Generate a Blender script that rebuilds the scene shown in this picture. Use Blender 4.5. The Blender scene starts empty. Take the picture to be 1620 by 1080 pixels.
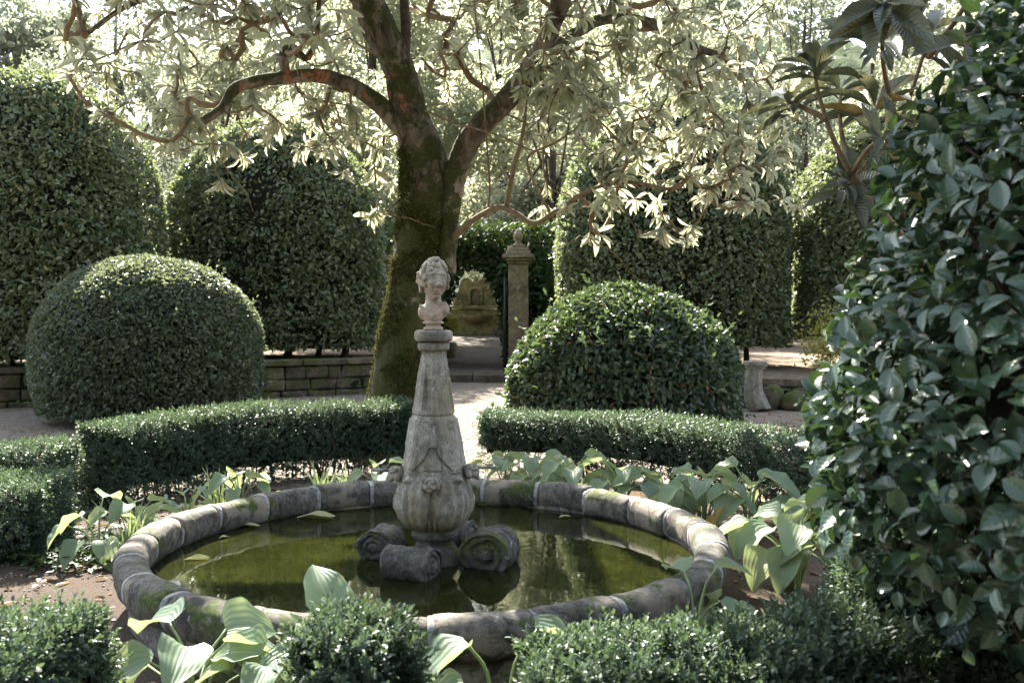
import bpy, math, random
import numpy as np
from mathutils import Vector, noise as mnoise

R = np.random.default_rng(7)
random.seed(7)
SC = bpy.context.scene
COL = SC.collection
PI = math.pi

# ------------------------------------------------------------------ camera
PITCH = math.radians(2.4)
FPX = 1575.0
CAMZ = 1.6
cam_d = bpy.data.cameras.new("camera")
cam = bpy.data.objects.new("camera", cam_d)
COL.objects.link(cam)
cam.location = (0, 0, CAMZ)
cam.rotation_euler = (PI / 2 - PITCH, 0, 0)
cam_d.lens = 35
cam_d.sensor_width = 36
cam_d.clip_start = 0.05
cam_d.clip_end = 2000
cam_d.dof.use_dof = True
cam_d.dof.focus_distance = 5.6
cam_d.dof.aperture_fstop = 5.0
SC.camera = cam


def P(px, py, D):
    """the point seen at pixel (px, py) of the photograph, D metres ahead"""
    xr = (px - 810) / FPX
    yr = -(py - 540) / FPX
    t = D / (math.cos(PITCH) + yr * math.sin(PITCH))
    return np.array([t * xr, D, CAMZ + t * (-math.sin(PITCH) + yr * math.cos(PITCH))])


def G(px, py, z=0.0):
    xr = (px - 810) / FPX
    yr = -(py - 540) / FPX
    dz = -math.sin(PITCH) + yr * math.cos(PITCH)
    t = (z - CAMZ) / dz
    return np.array([t * xr, t * (math.cos(PITCH) + yr * math.sin(PITCH)), z])


def to_px(p):
    dy = p[..., 1]
    dz = p[..., 2] - CAMZ
    fwd = dy * math.cos(PITCH) - dz * math.sin(PITCH)
    up = dy * math.sin(PITCH) + dz * math.cos(PITCH)
    return 810 + FPX * p[..., 0] / fwd, 540 - FPX * up / fwd


# ------------------------------------------------------------------ sun / world
SUN_EL = math.radians(41)
SUN_AZ = math.radians(-20)          # from +Y, towards -X
SDIR = np.array([math.sin(SUN_AZ) * math.cos(SUN_EL), math.cos(SUN_AZ) * math.cos(SUN_EL), math.sin(SUN_EL)])
w = bpy.data.worlds.new("World")
SC.world = w
w.use_nodes = True
nt = w.node_tree
bg = nt.nodes["Background"]
sky = nt.nodes.new("ShaderNodeTexSky")
sky.sky_type = 'NISHITA'
sky.sun_disc = False
sky.sun_elevation = SUN_EL
sky.sun_rotation = SUN_AZ
sky.air_density = 1.0
sky.dust_density = 1.0
sky.ozone_density = 1.0
hsv = nt.nodes.new("ShaderNodeHueSaturation")     # thin summer haze takes some blue out of the sky
hsv.inputs['Saturation'].default_value = .55
nt.links.new(sky.outputs[0], hsv.inputs['Color'])
nt.links.new(hsv.outputs[0], bg.inputs[0])
bg.inputs[1].default_value = 0.10
sl = bpy.data.lights.new("sun", 'SUN')
sun = bpy.data.objects.new("sun", sl)
COL.objects.link(sun)
sl.energy = 5.0
sl.angle = math.radians(0.5)
sl.color = (1.0, 0.94, 0.84)
sun.rotation_euler = Vector(-SDIR).to_track_quat('-Z', 'Y').to_euler()
SC.view_settings.view_transform = 'Standard'
SC.view_settings.look = 'None'
SC.view_settings.exposure = 2.8
SC.view_settings.gamma = 1
SC.render.engine = 'CYCLES'
cy = SC.cycles
cy.max_bounces = 7
cy.diffuse_bounces = 4
cy.glossy_bounces = 3
cy.transmission_bounces = 4
cy.transparent_max_bounces = 6
cy.volume_bounces = 0
cy.caustics_reflective = False
cy.caustics_refractive = False
cy.sample_clamp_indirect = 6
cy.use_denoising = True
cy.use_adaptive_sampling = True
cy.adaptive_threshold = 0.02


# ------------------------------------------------------------------ materials
class M:
    def __init__(s, name):
        s.m = bpy.data.materials.new(name)
        s.m.use_nodes = True
        s.t = s.m.node_tree
        s.b = s.t.nodes["Principled BSDF"]
        s.out = s.t.nodes["Material Output"]

    def n(s, typ, **kw):
        x = s.t.nodes.new(typ)
        for k, v in kw.items():
            setattr(x, k, v)
        return x

    def l(s, a, b):
        s.t.links.new(a, b)

    def coord(s, which='Object'):
        return s.n("ShaderNodeTexCoord").outputs[which]

    def noise(s, scale, detail=5, rough=0.6, vec=None, dist=0.0):
        x = s.n("ShaderNodeTexNoise")
        x.inputs['Scale'].default_value = scale
        x.inputs['Detail'].default_value = detail
        x.inputs['Roughness'].default_value = rough
        x.inputs['Distortion'].default_value = dist
        s.l(vec if vec is not None else s.coord(), x.inputs['Vector'])
        return x.outputs['Fac']

    def ramp(s, fac, stops):
        x = s.n("ShaderNodeValToRGB")
        e = x.color_ramp.elements
        while len(e) < len(stops):
            e.new(0.5)
        for i, (p, c) in enumerate(stops):
            e[i].position = p
            e[i].color = (*c, 1) if len(c) == 3 else c
        s.l(fac, x.inputs[0])
        return x.outputs[0]

    def step(s, fac, a, b):
        x = s.n("ShaderNodeMapRange", interpolation_type='SMOOTHSTEP')
        x.inputs[1].default_value = a
        x.inputs[2].default_value = b
        s.l(fac, x.inputs[0])
        return x.outputs[0]

    def mix(s, fac, a, b, mode='MIX'):
        x = s.n("ShaderNodeMix", data_type='RGBA', blend_type=mode)
        for v, i in ((fac, 0), (a, 6), (b, 7)):
            if hasattr(v, 'links'):
                s.l(v, x.inputs[i])
            elif i == 0:
                x.inputs[0].default_value = v
            else:
                x.inputs[i].default_value = (*v, 1)
        return x.outputs[2]

    def math(s, op, a, b=0.0):
        x = s.n("ShaderNodeMath", operation=op)
        for i, v in enumerate((a, b)):
            if hasattr(v, 'links'):
                s.l(v, x.inputs[i])
            else:
                x.inputs[i].default_value = v
        return x.outputs[0]

    def bump(s, h, strength=0.5, dist=0.01):
        x = s.n("ShaderNodeBump")
        x.inputs['Strength'].default_value = strength
        x.inputs['Distance'].default_value = dist
        s.l(h, x.inputs['Height'])
        s.l(x.outputs[0], s.b.inputs['Normal'])
        return x.outputs[0]

    def color(s, c):
        if hasattr(c, 'links'):
            s.l(c, s.b.inputs['Base Color'])
        else:
            s.b.inputs['Base Color'].default_value = (*c, 1)
        return s

    def rough(s, r, spec=0.5):
        s.b.inputs['Roughness'].default_value = r
        s.b.inputs['Specular IOR Level'].default_value = spec
        return s


def leaf_mat(name, stops, trans_col, trans=0.35, rough=0.4, spec=0.5, back=None, ribs=0, rib_axis='Y', patch=0.0, vein=None, ribh=.55):
    """leaf: glossy front, paler back, light let through"""
    m = M(name)
    geo = m.n("ShaderNodeNewGeometry")
    c = m.ramp(geo.outputs['Random Per Island'], stops)
    if patch:
        big = m.noise(patch, 2, 0.5)
        c = m.mix(m.math('MULTIPLY', m.step(big, 0.42, 0.7), 0.5), c, stops[-1][1])
    nrm = None
    if ribs:
        uv = m.coord('UV')
        sep = m.n("ShaderNodeSeparateXYZ")
        m.l(uv, sep.inputs[0])
        av = m.math('ABSOLUTE', m.math('SUBTRACT', sep.outputs[0], 0.5))
        if rib_axis == 'Y':      # ribs leave the midrib at a slant (loquat)
            ph = m.math('SUBTRACT', sep.outputs[1], m.math('MULTIPLY', av, 0.35))
        else:                    # ribs run along the blade and meet at its ends (hosta)
            ph = sep.outputs[0]
        wv = m.math('SINE', m.math('MULTIPLY', ph, ribs * 2 * PI))
        rib = m.math('ADD', m.math('MULTIPLY', wv, 0.5), m.math('MULTIPLY', m.step(av, 0.0, 0.05), 1.2))
        nrm = m.bump(rib, ribh, 0.004)
        mid = m.step(av, 0.035, 0.012)
        c = m.mix(m.math('MULTIPLY', mid, 0.55), c, vein or stops[-1][1])
    if back is not None:
        c = m.mix(m.math('MULTIPLY', geo.outputs['Backfacing'], 0.85), c, back)
    m.color(c).rough(rough, spec)
    tr = m.n("ShaderNodeBsdfTranslucent")
    tr.inputs[0].default_value = (*trans_col, 1)
    if nrm is not None:
        m.l(nrm, tr.inputs[1])
    mx = m.n("ShaderNodeMixShader")
    mx.inputs[0].default_value = trans
    m.l(m.b.outputs[0], mx.inputs[1])
    m.l(tr.outputs[0], mx.inputs[2])
    m.l(mx.outputs[0], m.out.inputs[0])
    return m.m


MAT = {}
MAT['hedge'] = leaf_mat("camellia_hedge_leaf", [(0, (.042, .064, .033)), (.5, (.09, .118, .06)), (.9, (.155, .18, .095)), (1, (.2, .18, .08))],
                        (.34, .40, .16), .24, .40, .45)
MAT['dome_small'] = leaf_mat("clipped_dome_leaf", [(0, (.024, .045, .030)), (.6, (.052, .08, .052)), (1, (.13, .15, .095))],
                             (.30, .36, .16), .2, .45, .4)
MAT['dome_big'] = leaf_mat("azalea_dome_leaf", [(0, (.022, .044, .030)), (.6, (.044, .074, .046)), (.97, (.09, .13, .075)), (1, (.25, .07, .04))],
                           (.15, .22, .06), .2, .42, .4)
MAT['box'] = leaf_mat("box_leaf", [(0, (.018, .036, .027)), (.6, (.036, .064, .045)), (1, (.09, .13, .085))],
                      (.16, .24, .09), .2, .46, .35, patch=3.0)
MAT['camellia'] = leaf_mat("glossy_camellia_leaf", [(0, (.006, .016, .0145)), (.6, (.010, .025, .021)), (.95, (.03, .055, .034)), (1, (.13, .11, .05))],
                           (.12, .22, .05), .07, .2, .5, back=(.05, .085, .05), ribs=6, vein=(.05, .085, .055), ribh=.12)
MAT['loquat'] = leaf_mat("loquat_leaf", [(0, (.016, .030, .030)), (.45, (.034, .052, .046)), (.9, (.09, .115, .075)), (.975, (.16, .16, .08)), (.985, (.38, .22, .05)), (1, (.35, .16, .04))],
                         (.78, .78, .50), .36, .38, .5, back=(.19, .21, .13), ribs=11, vein=(.17, .19, .1))
MAT['loquat_near'] = leaf_mat("young_loquat_leaf", [(0, (.035, .06, .04)), (.6, (.05, .08, .045)), (.9, (.10, .12, .05)), (1, (.4, .24, .05))],
                              (.28, .28, .13), .09, .36, .55, back=(.10, .115, .075), ribs=14, vein=(.14, .17, .09))
MAT['hosta'] = leaf_mat("hosta_leaf", [(0, (.12, .175, .11)), (.6, (.16, .22, .135)), (.93, (.21, .27, .15)), (1, (.34, .32, .12))],
                        (.42, .50, .20), .30, .5, .32, ribs=9, rib_axis='X', vein=(.26, .33, .22), ribh=.3)
MAT['hosta_old'] = leaf_mat("yellowed_hosta_leaf", [(0, (.45, .25, .06)), (1, (.5, .33, .12))], (.6, .35, .08), .3, .5, .3, ribs=9, rib_axis='X')
MAT['pebble'] = leaf_mat("pebble", [(0, (.07, .06, .05)), (.5, (.2, .17, .14)), (1, (.42, .38, .33))], (.1, .1, .1), .0, .9, .2)
MAT['moss'] = leaf_mat("moss", [(0, (.018, .02, .006)), (.6, (.04, .044, .012)), (1, (.11, .105, .035))], (.2, .2, .05), .1, .9, .1)
MAT['fern'] = leaf_mat("fern", [(0, (.10, .15, .08)), (1, (.2, .26, .15))], (.3, .4, .12), .25, .5, .3)
MAT['ivy'] = leaf_mat("ivy_leaf", [(0, (.02, .04, .016)), (.7, (.04, .065, .025)), (1, (.07, .10, .04))], (.2, .3, .05), .08, .55, .2)
MAT['back'] = leaf_mat("background_leaf", [(0, (.06, .08, .045)), (.6, (.10, .12, .07)), (1, (.17, .18, .11))], (.66, .68, .44), .42, .5, .4)
MAT['back_dark'] = leaf_mat("dark_tree_leaf", [(0, (.03, .05, .025)), (1, (.07, .09, .045))], (.2, .24, .08), .25, .45, .4)
MAT['grey_tree'] = leaf_mat("grey_green_leaf", [(0, (.09, .11, .085)), (1, (.20, .22, .17))], (.42, .46, .3), .35, .5, .4)
MAT['yellow'] = leaf_mat("golden_leaf", [(0, (.3, .3, .06)), (1, (.5, .46, .15))], (.6, .55, .15), .4, .45, .4)
MAT['grass'] = leaf_mat("blade", [(0, (.07, .12, .07)), (1, (.16, .22, .13))], (.3, .38, .12), .25, .45, .4)
MAT['dry_leaf'] = leaf_mat("dry_leaf", [(0, (.10, .055, .025)), (.6, (.2, .11, .04)), (1, (.34, .2, .07))], (.4, .2, .05), .2, .6, .3)
MAT['float_leaf'] = leaf_mat("floating_leaf", [(0, (.2, .22, .1)), (1, (.33, .32, .15))], (.3, .3, .1), .1, .35, .5)


def simple(name, cols, scale, rough=0.85, bump=0.5, bscale=None, bdist=.01, spec=.3):
    m = M(name)
    c = m.ramp(m.noise(scale, 8, .65), cols)
    m.color(c).rough(rough, spec)
    m.bump(m.noise(bscale or scale * 4, 8, .7), bump, bdist)
    return m.m


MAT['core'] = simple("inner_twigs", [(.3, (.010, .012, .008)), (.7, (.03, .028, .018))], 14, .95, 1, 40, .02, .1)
MAT['twig'] = simple("twig_bark", [(.3, (.09, .06, .035)), (.7, (.22, .16, .09))], 18, .85, .6, 60, .004)
MAT['dark_twig'] = simple("dark_bark", [(.3, (.03, .022, .015)), (.7, (.10, .075, .05))], 12, .9, .6, 50, .004)
MAT['stalk'] = simple("leaf_stalk", [(.3, (.15, .21, .08)), (.7, (.26, .32, .14))], 20, .5, .2, 50, .002)
MAT['iron'] = simple("black_iron", [(.3, (.008, .008, .009)), (.7, (.03, .026, .022))], 20, .5, .3, 60, .002, .5)


def granite(name, light, dark, lichen, moss=0.0, scale=1.0, warm=None, streak=0.0, blotch=.6):
    m = M(name)
    co = m.coord()
    grain = m.noise(120 * scale, 4, .8, co)
    mid = m.noise(22 * scale, 8, .7, co)
    big = m.noise(5.5 * scale, 6, .65, co, .4)
    c = m.mix(m.step(mid, .35, .65), dark, light)
    c = m.mix(m.math('MULTIPLY', m.step(grain, .54, .62), .75), c, tuple(x * .35 for x in dark))
    c = m.mix(m.math('MULTIPLY', m.step(grain, .44, .36), .55), c, tuple(min(.6, x * 1.6) for x in light))
    if warm:
        c = m.mix(m.math('MULTIPLY', m.step(m.noise(3.2 * scale, 4, .6, co), .5, .62), .7), c, warm)
    blot = m.step(m.math('ADD', m.math('MULTIPLY', big, .7), m.math('MULTIPLY', mid, .3)), .50, .60)
    c = m.mix(m.math('MULTIPLY', blot, blotch), c, tuple(x * .3 for x in dark))
    pale = m.step(m.noise(14 * scale, 6, .75, co, .8), .60, .66)
    c = m.mix(m.math('MULTIPLY', pale, .7), c, lichen)
    if streak:
        mp = m.n("ShaderNodeMapping")
        mp.inputs['Scale'].default_value = (1, 1, .08)
        m.l(co, mp.inputs[0])
        st = m.step(m.noise(26, 5, .7, mp.outputs[0]), .52, .68)
        c = m.mix(m.math('MULTIPLY', st, streak), c, tuple(x * .35 for x in dark))
    if moss:
        geo = m.n("ShaderNodeNewGeometry")
        sp = m.n("ShaderNodeSeparateXYZ")
        m.l(geo.outputs['Normal'], sp.inputs[0])
        mm = m.math('MULTIPLY', m.step(m.noise(4.2, 7, .7, co), .62 - moss * .3, .70 - moss * .3), m.step(sp.outputs[2], -.5, .35))
        c = m.mix(mm, c, m.ramp(m.noise(60, 4, .6, co), [(.35, (.02, .035, .006)), (.7, (.10, .12, .025))]))
    m.color(c).rough(.88, .25)
    h = m.math('ADD', m.math('MULTIPLY', mid, .7), m.math('MULTIPLY', grain, .35))
    m.bump(h, 1.0, .009)
    return m.m


MAT['rim'] = granite("rim_granite", (.17, .155, .13), (.055, .05, .043), (.32, .32, .29), moss=.32, warm=(.27, .22, .17), blotch=.85)
MAT['pillar'] = granite("pillar_granite", (.34, .315, .265), (.18, .165, .135), (.45, .44, .40), streak=.6, warm=(.25, .205, .135), blotch=.6)
MAT['scroll'] = granite("scroll_granite", (.125, .12, .105), (.045, .043, .037), (.34, .34, .33), moss=.2, streak=.4)
MAT['mortar'] = simple("lime_mortar", [(.35, (.10, .095, .085)), (.5, (.26, .255, .24)), (.7, (.40, .39, .37))], 26, .9, .8, 90, .006)
MAT['bust'] = granite("bust_stone", (.43, .375, .31), (.27, .225, .18), (.50, .47, .41), warm=(.37, .255, .175), streak=.2, scale=1.6)
MAT['oldwall'] = granite("old_wall_stone", (.135, .112, .084), (.055, .046, .034), (.22, .205, .16), moss=.5, scale=.5, warm=(.21, .16, .11))
MAT['gatestone'] = granite("gate_stone", (.25, .215, .14), (.125, .105, .068), (.40, .36, .26), streak=.4, scale=.5)
MAT['mossfountain'] = granite("mossy_fountain_stone", (.27, .22, .10), (.14, .115, .05), (.32, .28, .14), moss=.35, scale=.3, warm=(.22, .2, .07))
MAT['colstone'] = granite("pale_column_stone", (.31, .29, .25), (.17, .16, .135), (.38, .37, .33), streak=.35)

# bark of the old loquat: grey brown, mossy on this side, orange where it peels
m = M("loquat_bark")
co = m.coord()
mp = m.n("ShaderNodeMapping")
mp.inputs['Scale'].default_value = (1, 1, .35)
m.l(co, mp.inputs[0])
n1 = m.noise(9, 8, .7, mp.outputs[0], .6)
c = m.ramp(n1, [(.36, (.03, .022, .015)), (.5, (.112, .094, .068)), (.66, (.25, .215, .165))])
sep = m.n("ShaderNodeSeparateXYZ")
m.l(co, sep.inputs[0])
peel = m.step(m.noise(3.6, 6, .65, mp.outputs[0], .8), .60, .63)
hi = m.step(sep.outputs[2], 1.9, 2.5)
c = m.mix(m.math('MULTIPLY', peel, m.math('MULTIPLY', hi, .9)), c, m.ramp(m.noise(20, 5, .6, co), [(.35, (.20, .065, .025)), (.65, (.34, .15, .075))]))
pale = m.step(m.noise(3.4, 5, .6, mp.outputs[0]), .56, .64)
c = m.mix(m.math('MULTIPLY', pale, .55), c, (.33, .29, .24))
gm = m.n("ShaderNodeNewGeometry")
sn = m.n("ShaderNodeSeparateXYZ")
m.l(gm.outputs['Normal'], sn.inputs[0])
mossn = m.math('ADD', m.noise(4.0, 8, .7, co), m.math('MULTIPLY', sn.outputs[2], .14))
mossn = m.math('ADD', mossn, m.math('MULTIPLY', sn.outputs[1], -.06))
mossn = m.math('ADD', mossn, m.math('MULTIPLY', m.step(sep.outputs[2], 3.4, 1.2), .11))
moss = m.step(mossn, .51, .60)
c = m.mix(m.math('MULTIPLY', moss, .92), c, m.ramp(m.noise(55, 6, .75, co), [(.3, (.014, .017, .004)), (.55, (.045, .05, .012)), (.8, (.12, .12, .035))]))
m.color(c).rough(.9, .2)
m.bump(m.math('ADD', n1, m.math('MULTIPLY', m.noise(60, 5, .7, co), .5)), 1.0, .04)
MAT['bark'] = m.m

# ground: trodden gravel, dark soil in the bed round the basin, dead leaves
BC = np.array([-0.42, 5.0])
m = M("garden_ground")
co = m.coord()
vm = m.n("ShaderNodeVectorMath", operation='DISTANCE')
mp = m.n("ShaderNodeMapping")
mp.inputs['Scale'].default_value = (1, 1, 0)
m.l(co, mp.inputs[0])
m.l(mp.outputs[0], vm.inputs[0])
vm.inputs[1].default_value = (BC[0], BC[1], 0)
fine = m.noise(70, 8, .8, co)
mid = m.noise(6, 8, .7, co)
grav = m.ramp(fine, [(.3, (.11, .092, .073)), (.5, (.225, .19, .152)), (.72, (.38, .335, .28))])
grav = m.mix(m.math('MULTIPLY', m.step(mid, .45, .6), .6), grav, (.12, .095, .07))
soil = m.ramp(fine, [(.3, (.03, .022, .016)), (.55, (.085, .062, .045)), (.78, (.19, .15, .115))])
edge = m.math('ADD', vm.outputs['Value'], m.math('MULTIPLY', mid, .9))
c = m.mix(m.step(edge, 3.9, 4.4), soil, grav)
m.color(c).rough(.95, .15)
m.bump(m.math('ADD', fine, mid), .8, .02)
MAT['ground'] = m.m
MAT['terrace'] = simple("terrace_earth", [(.3, (.07, .05, .035)), (.5, (.18, .135, .095)), (.7, (.32, .26, .2))], 12, .95, .8, 50, .02, .1)
MAT['path'] = simple("path_stone", [(.3, (.045, .036, .028)), (.5, (.095, .077, .06)), (.7, (.16, .135, .11))], 5, .92, .7, 40, .01, .2)
MAT['sky_blocker'] = simple("sky_blocker_green", [(.3, (.012, .018, .009)), (.7, (.05, .06, .03))], 1.2, .95, 1, 4, .2, .1)  # dark green of the added slope that blocks sky behind the camera
MAT['hill'] = simple("wooded_hill", [(.3, (.04, .06, .03)), (.7, (.11, .13, .07))], .35, .95, 1, 1.5, .6, .1)

# murky green water
m = M("pond_water")
co = m.coord()
c = m.ramp(m.noise(1.7, 6, .65, co, .5), [(.3, (.0045, .0056, .0012)), (.55, (.0125, .0145, .003)), (.75, (.03, .031, .007))])
speck = m.step(m.noise(120, 2, .5, co), .73, .78)
c = m.mix(m.math('MULTIPLY', speck, .55), c, (.22, .21, .09))
m.color(c)
m.b.inputs['Roughness'].default_value = .03
m.b.inputs['IOR'].default_value = 1.33
m.b.inputs['Subsurface Weight'].default_value = .6
m.b.inputs['Subsurface Radius'].default_value = (.12, .12, .03)
m.b.inputs['Subsurface Scale'].default_value = 1.0
m.bump(m.noise(7, 2, .5, co), .035, .02)
MAT['water'] = m.m


# ------------------------------------------------------------------ object helpers
def link(o):
    COL.objects.link(o)
    return o


def tag(o, label, cat, group=None):
    o['label'] = label
    o['category'] = cat
    if group:
        o['group'] = group
    return o


def thing(name, label, cat, loc=(0, 0, 0), group=None):
    o = link(bpy.data.objects.new(name, None))
    o.location = tuple(float(v) for v in loc)
    o.empty_display_size = .2
    return tag(o, label, cat, group)


def world_loc(o):
    v = Vector(o.location)
    while o.parent:
        o = o.parent
        v = v + Vector(o.location)
    return v


def mesh_np(name, verts, faces, uvs=None, smooth=True):
    """faces: int array (F, k)"""
    me = bpy.data.meshes.new(name)
    verts = np.ascontiguousarray(verts, dtype=np.float32)
    faces = np.ascontiguousarray(faces, dtype=np.int32)
    k = faces.shape[1]
    me.vertices.add(len(verts))
    me.vertices.foreach_set("co", verts.ravel())
    me.loops.add(faces.size)
    me.loops.foreach_set("vertex_index", faces.ravel())
    me.polygons.add(len(faces))
    me.polygons.foreach_set("loop_start", np.arange(0, faces.size, k, dtype=np.int32))
    me.polygons.foreach_set("use_smooth", np.full(len(faces), smooth, dtype=bool))
    if uvs is not None:
        ul = me.uv_layers.new(name="UVMap")
        ul.data.foreach_set("uv", np.ascontiguousarray(uvs[faces.ravel()], dtype=np.float32).ravel())
    me.update(calc_edges=True)
    me.validate()
    return me


def put(name, me, mat, parent=None, kind=None, world=True):
    """link a mesh given in world coordinates, under its thing"""
    o = link(bpy.data.objects.new(name, me))
    if mat is not None and not me.materials:
        me.materials.append(MAT[mat] if isinstance(mat, str) else mat)
    if parent is not None:
        o.parent = parent
        if world:
            o.location = -world_loc(parent)
    if kind:
        o['kind'] = kind
    return o


class Geo:
    """collects quads / triangles into one mesh"""

    def __init__(s):
        s.v, s.f, s.n = [], [], 0

    def add(s, v, f):
        s.v.append(np.asarray(v, dtype=float).reshape(-1, 3))
        s.f += [tuple(int(i) + s.n for i in q) for q in f]
        s.n += len(s.v[-1])
        return s

    def mesh(s, name, smooth=True):
        me = bpy.data.meshes.new(name)
        me.from_pydata(np.concatenate(s.v).tolist(), [], s.f)
        me.polygons.foreach_set("use_smooth", [smooth] * len(me.polygons))
        me.update()
        return me

    def box(s, c, d, rz=0.0, taper=1.0):
        c = np.asarray(c, float)
        x, y, z = (q / 2 for q in d)
        v = []
        for k, t in ((-1, 1.0), (1, taper)):
            for a, b in ((-1, -1), (1, -1), (1, 1), (-1, 1)):
                v.append((a * x * t, b * y * t, k * z))
        v = np.array(v)
        cs, sn_ = math.cos(rz), math.sin(rz)
        v = np.stack([v[:, 0] * cs - v[:, 1] * sn_, v[:, 0] * sn_ + v[:, 1] * cs, v[:, 2]], 1) + c
        return s.add(v, [(3, 2, 1, 0), (4, 5, 6, 7), (0, 1, 5, 4), (1, 2, 6, 5), (2, 3, 7, 6), (3, 0, 4, 7)])

    def tube(s, pts, rad, seg=8, cap=True):
        v, f = tube_np(np.asarray(pts, float), np.broadcast_to(np.asarray(rad, float), (len(pts),)), seg)
        f = [tuple(q) for q in f]
        n = len(pts)
        if cap:
            f.append(tuple(range(seg - 1, -1, -1)))
            f.append(tuple(range((n - 1) * seg, n * seg)))
        return s.add(v, f)

    def lathe(s, prof, c=(0, 0, 0), seg=32, rz=0.0, square=0):
        """prof: list of (r, z)"""
        a = np.linspace(0, 2 * PI, seg, endpoint=False) + rz
        v = []
        for r, z in prof:
            v.append(np.stack([c[0] + r * np.cos(a), c[1] + r * np.sin(a), np.full(seg, c[2] + z)], 1))
        f = []
        for i in range(len(prof) - 1):
            for j in range(seg):
                k = (j + 1) % seg
                f.append((i * seg + j, i * seg + k, (i + 1) * seg + k, (i + 1) * seg + j))
        f.append(tuple(range(seg - 1, -1, -1)))
        f.append(tuple(range((len(prof) - 1) * seg, len(prof) * seg)))
        return s.add(np.concatenate(v), f)

    def ball(s, c, r, rot=None, seg=16, rings=10):
        r = np.broadcast_to(np.asarray(r, float), (3,))
        v, f = [], []
        for i in range(rings + 1):
            p = PI * i / rings
            for j in range(seg):
                t = 2 * PI * j / seg
                v.append((math.sin(p) * math.cos(t), math.sin(p) * math.sin(t), math.cos(p)))
        v = np.array(v) * r
        if rot is not None:
            v = v @ np.asarray(rot).T
        for i in range(rings):
            for j in range(seg):
                k = (j + 1) % seg
                f.append(((i + 1) * seg + j, (i + 1) * seg + k, i * seg + k, i * seg + j))
        return s.add(v + np.asarray(c, float), f)


def tube_np(p, rad, seg=8):
    n = len(p)
    t = np.gradient(p, axis=0)
    t /= np.linalg.norm(t, axis=1, keepdims=True) + 1e-9
    a = np.zeros((n, 3))
    ref = np.array([0.0, 0.0, 1.0]) if abs(t[0][2]) < .9 else np.array([1.0, 0.0, 0.0])
    u = np.cross(t[0], ref)
    u /= np.linalg.norm(u)
    us = []
    for i in range(n):
        u = u - t[i] * np.dot(u, t[i])
        u /= np.linalg.norm(u) + 1e-9
        us.append(u)
    us = np.array(us)
    vs = np.cross(t, us)
    ang = np.linspace(0, 2 * PI, seg, endpoint=False)
    ring = us[:, None, :] * np.cos(ang)[None, :, None] + vs[:, None, :] * np.sin(ang)[None, :, None]
    v = (p[:, None, :] + ring * rad[:, None, None]).reshape(-1, 3)
    i = np.arange(n - 1)[:, None] * seg
    j = np.arange(seg)[None, :]
    k = (j + 1) % seg
    f = np.stack([i + j, i + k, i + seg + k, i + seg + j], -1).reshape(-1, 4)
    return v, f


def tubes_np(paths, seg=5):
    vs, fs, off = [], [], 0
    for p, r in paths:
        v, f = tube_np(p, r, seg)
        vs.append(v)
        fs.append(f + off)
        off += len(v)
    return np.concatenate(vs), np.concatenate(fs)


def smooth_path(pts, n=24):
    """Catmull-Rom through the points; each point may carry extra values (radius)"""
    p = np.asarray(pts, float)
    q = np.concatenate([[2 * p[0] - p[1]], p, [2 * p[-1] - p[-2]]])
    out = []
    segs = len(p) - 1
    for t in np.linspace(0, segs, n):
        i = min(int(t), segs - 1)
        u = t - i
        a, b, c_, d = q[i], q[i + 1], q[i + 2], q[i + 3]
        out.append(.5 * (2 * b + (c_ - a) * u + (2 * a - 5 * b + 4 * c_ - d) * u * u + (3 * b - a - 3 * c_ + d) * u ** 3))
    return np.array(out)


def remesh(me, voxel, smooth=2):
    o = link(bpy.data.objects.new("remesh_work", me))
    r = o.modifiers.new("r", 'REMESH')
    r.mode = 'VOXEL'
    r.voxel_size = voxel
    if smooth:
        sm = o.modifiers.new("s", 'SMOOTH')
        sm.iterations = smooth
        sm.factor = .5
    dg = bpy.context.evaluated_depsgraph_get()
    out = bpy.data.meshes.new_from_object(o.evaluated_get(dg))
    bpy.data.objects.remove(o)
    out.polygons.foreach_set("use_smooth", [True] * len(out.polygons))
    out.materials.clear()
    return out


def wobble(p, k, seed=0.0):
    """cheap smooth pseudo noise in [-1, 1] for arrays of points"""
    x, y, z = p[..., 0] * k + seed, p[..., 1] * k + seed * 1.7, p[..., 2] * k - seed * .6
    return (np.sin(x * 1.3 + 1.9 * np.sin(y * .9 + z * .4)) + np.sin(y * 1.7 + 1.5 * np.sin(z * 1.1 + x * .5)) + np.sin(z * 1.5 + 1.7 * np.sin(x * 1.2 + y * .3))) / 3


def roughen(me, amp, scale, seed=0.0, amp2=0.0):
    n = len(me.vertices)
    co = np.empty(n * 3, dtype=np.float32)
    no = np.empty(n * 3, dtype=np.float32)
    me.vertices.foreach_get("co", co)
    me.vertices.foreach_get("normal", no)
    co = co.reshape(-1, 3).astype(float)
    no = no.reshape(-1, 3)
    d = wobble(co, scale, seed) * amp + wobble(co, scale * 3.1, seed + 4) * amp * .5
    if amp2:
        d = d + wobble(co, scale * 11, seed + 9) * amp2
    co = co + no * d[:, None]
    me.vertices.foreach_set("co", co.astype(np.float32).ravel())
    me.update()
    return me


# ------------------------------------------------------------------ leaves
def unit(a):
    return a / (np.linalg.norm(a, axis=-1, keepdims=True) + 1e-9)


def sstep(x, a, b):
    t = np.clip((x - a) / (b - a), 0, 1)
    return t * t * (3 - 2 * t)


def rnd(n, k=3):
    return R.normal(size=(n, k))


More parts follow.
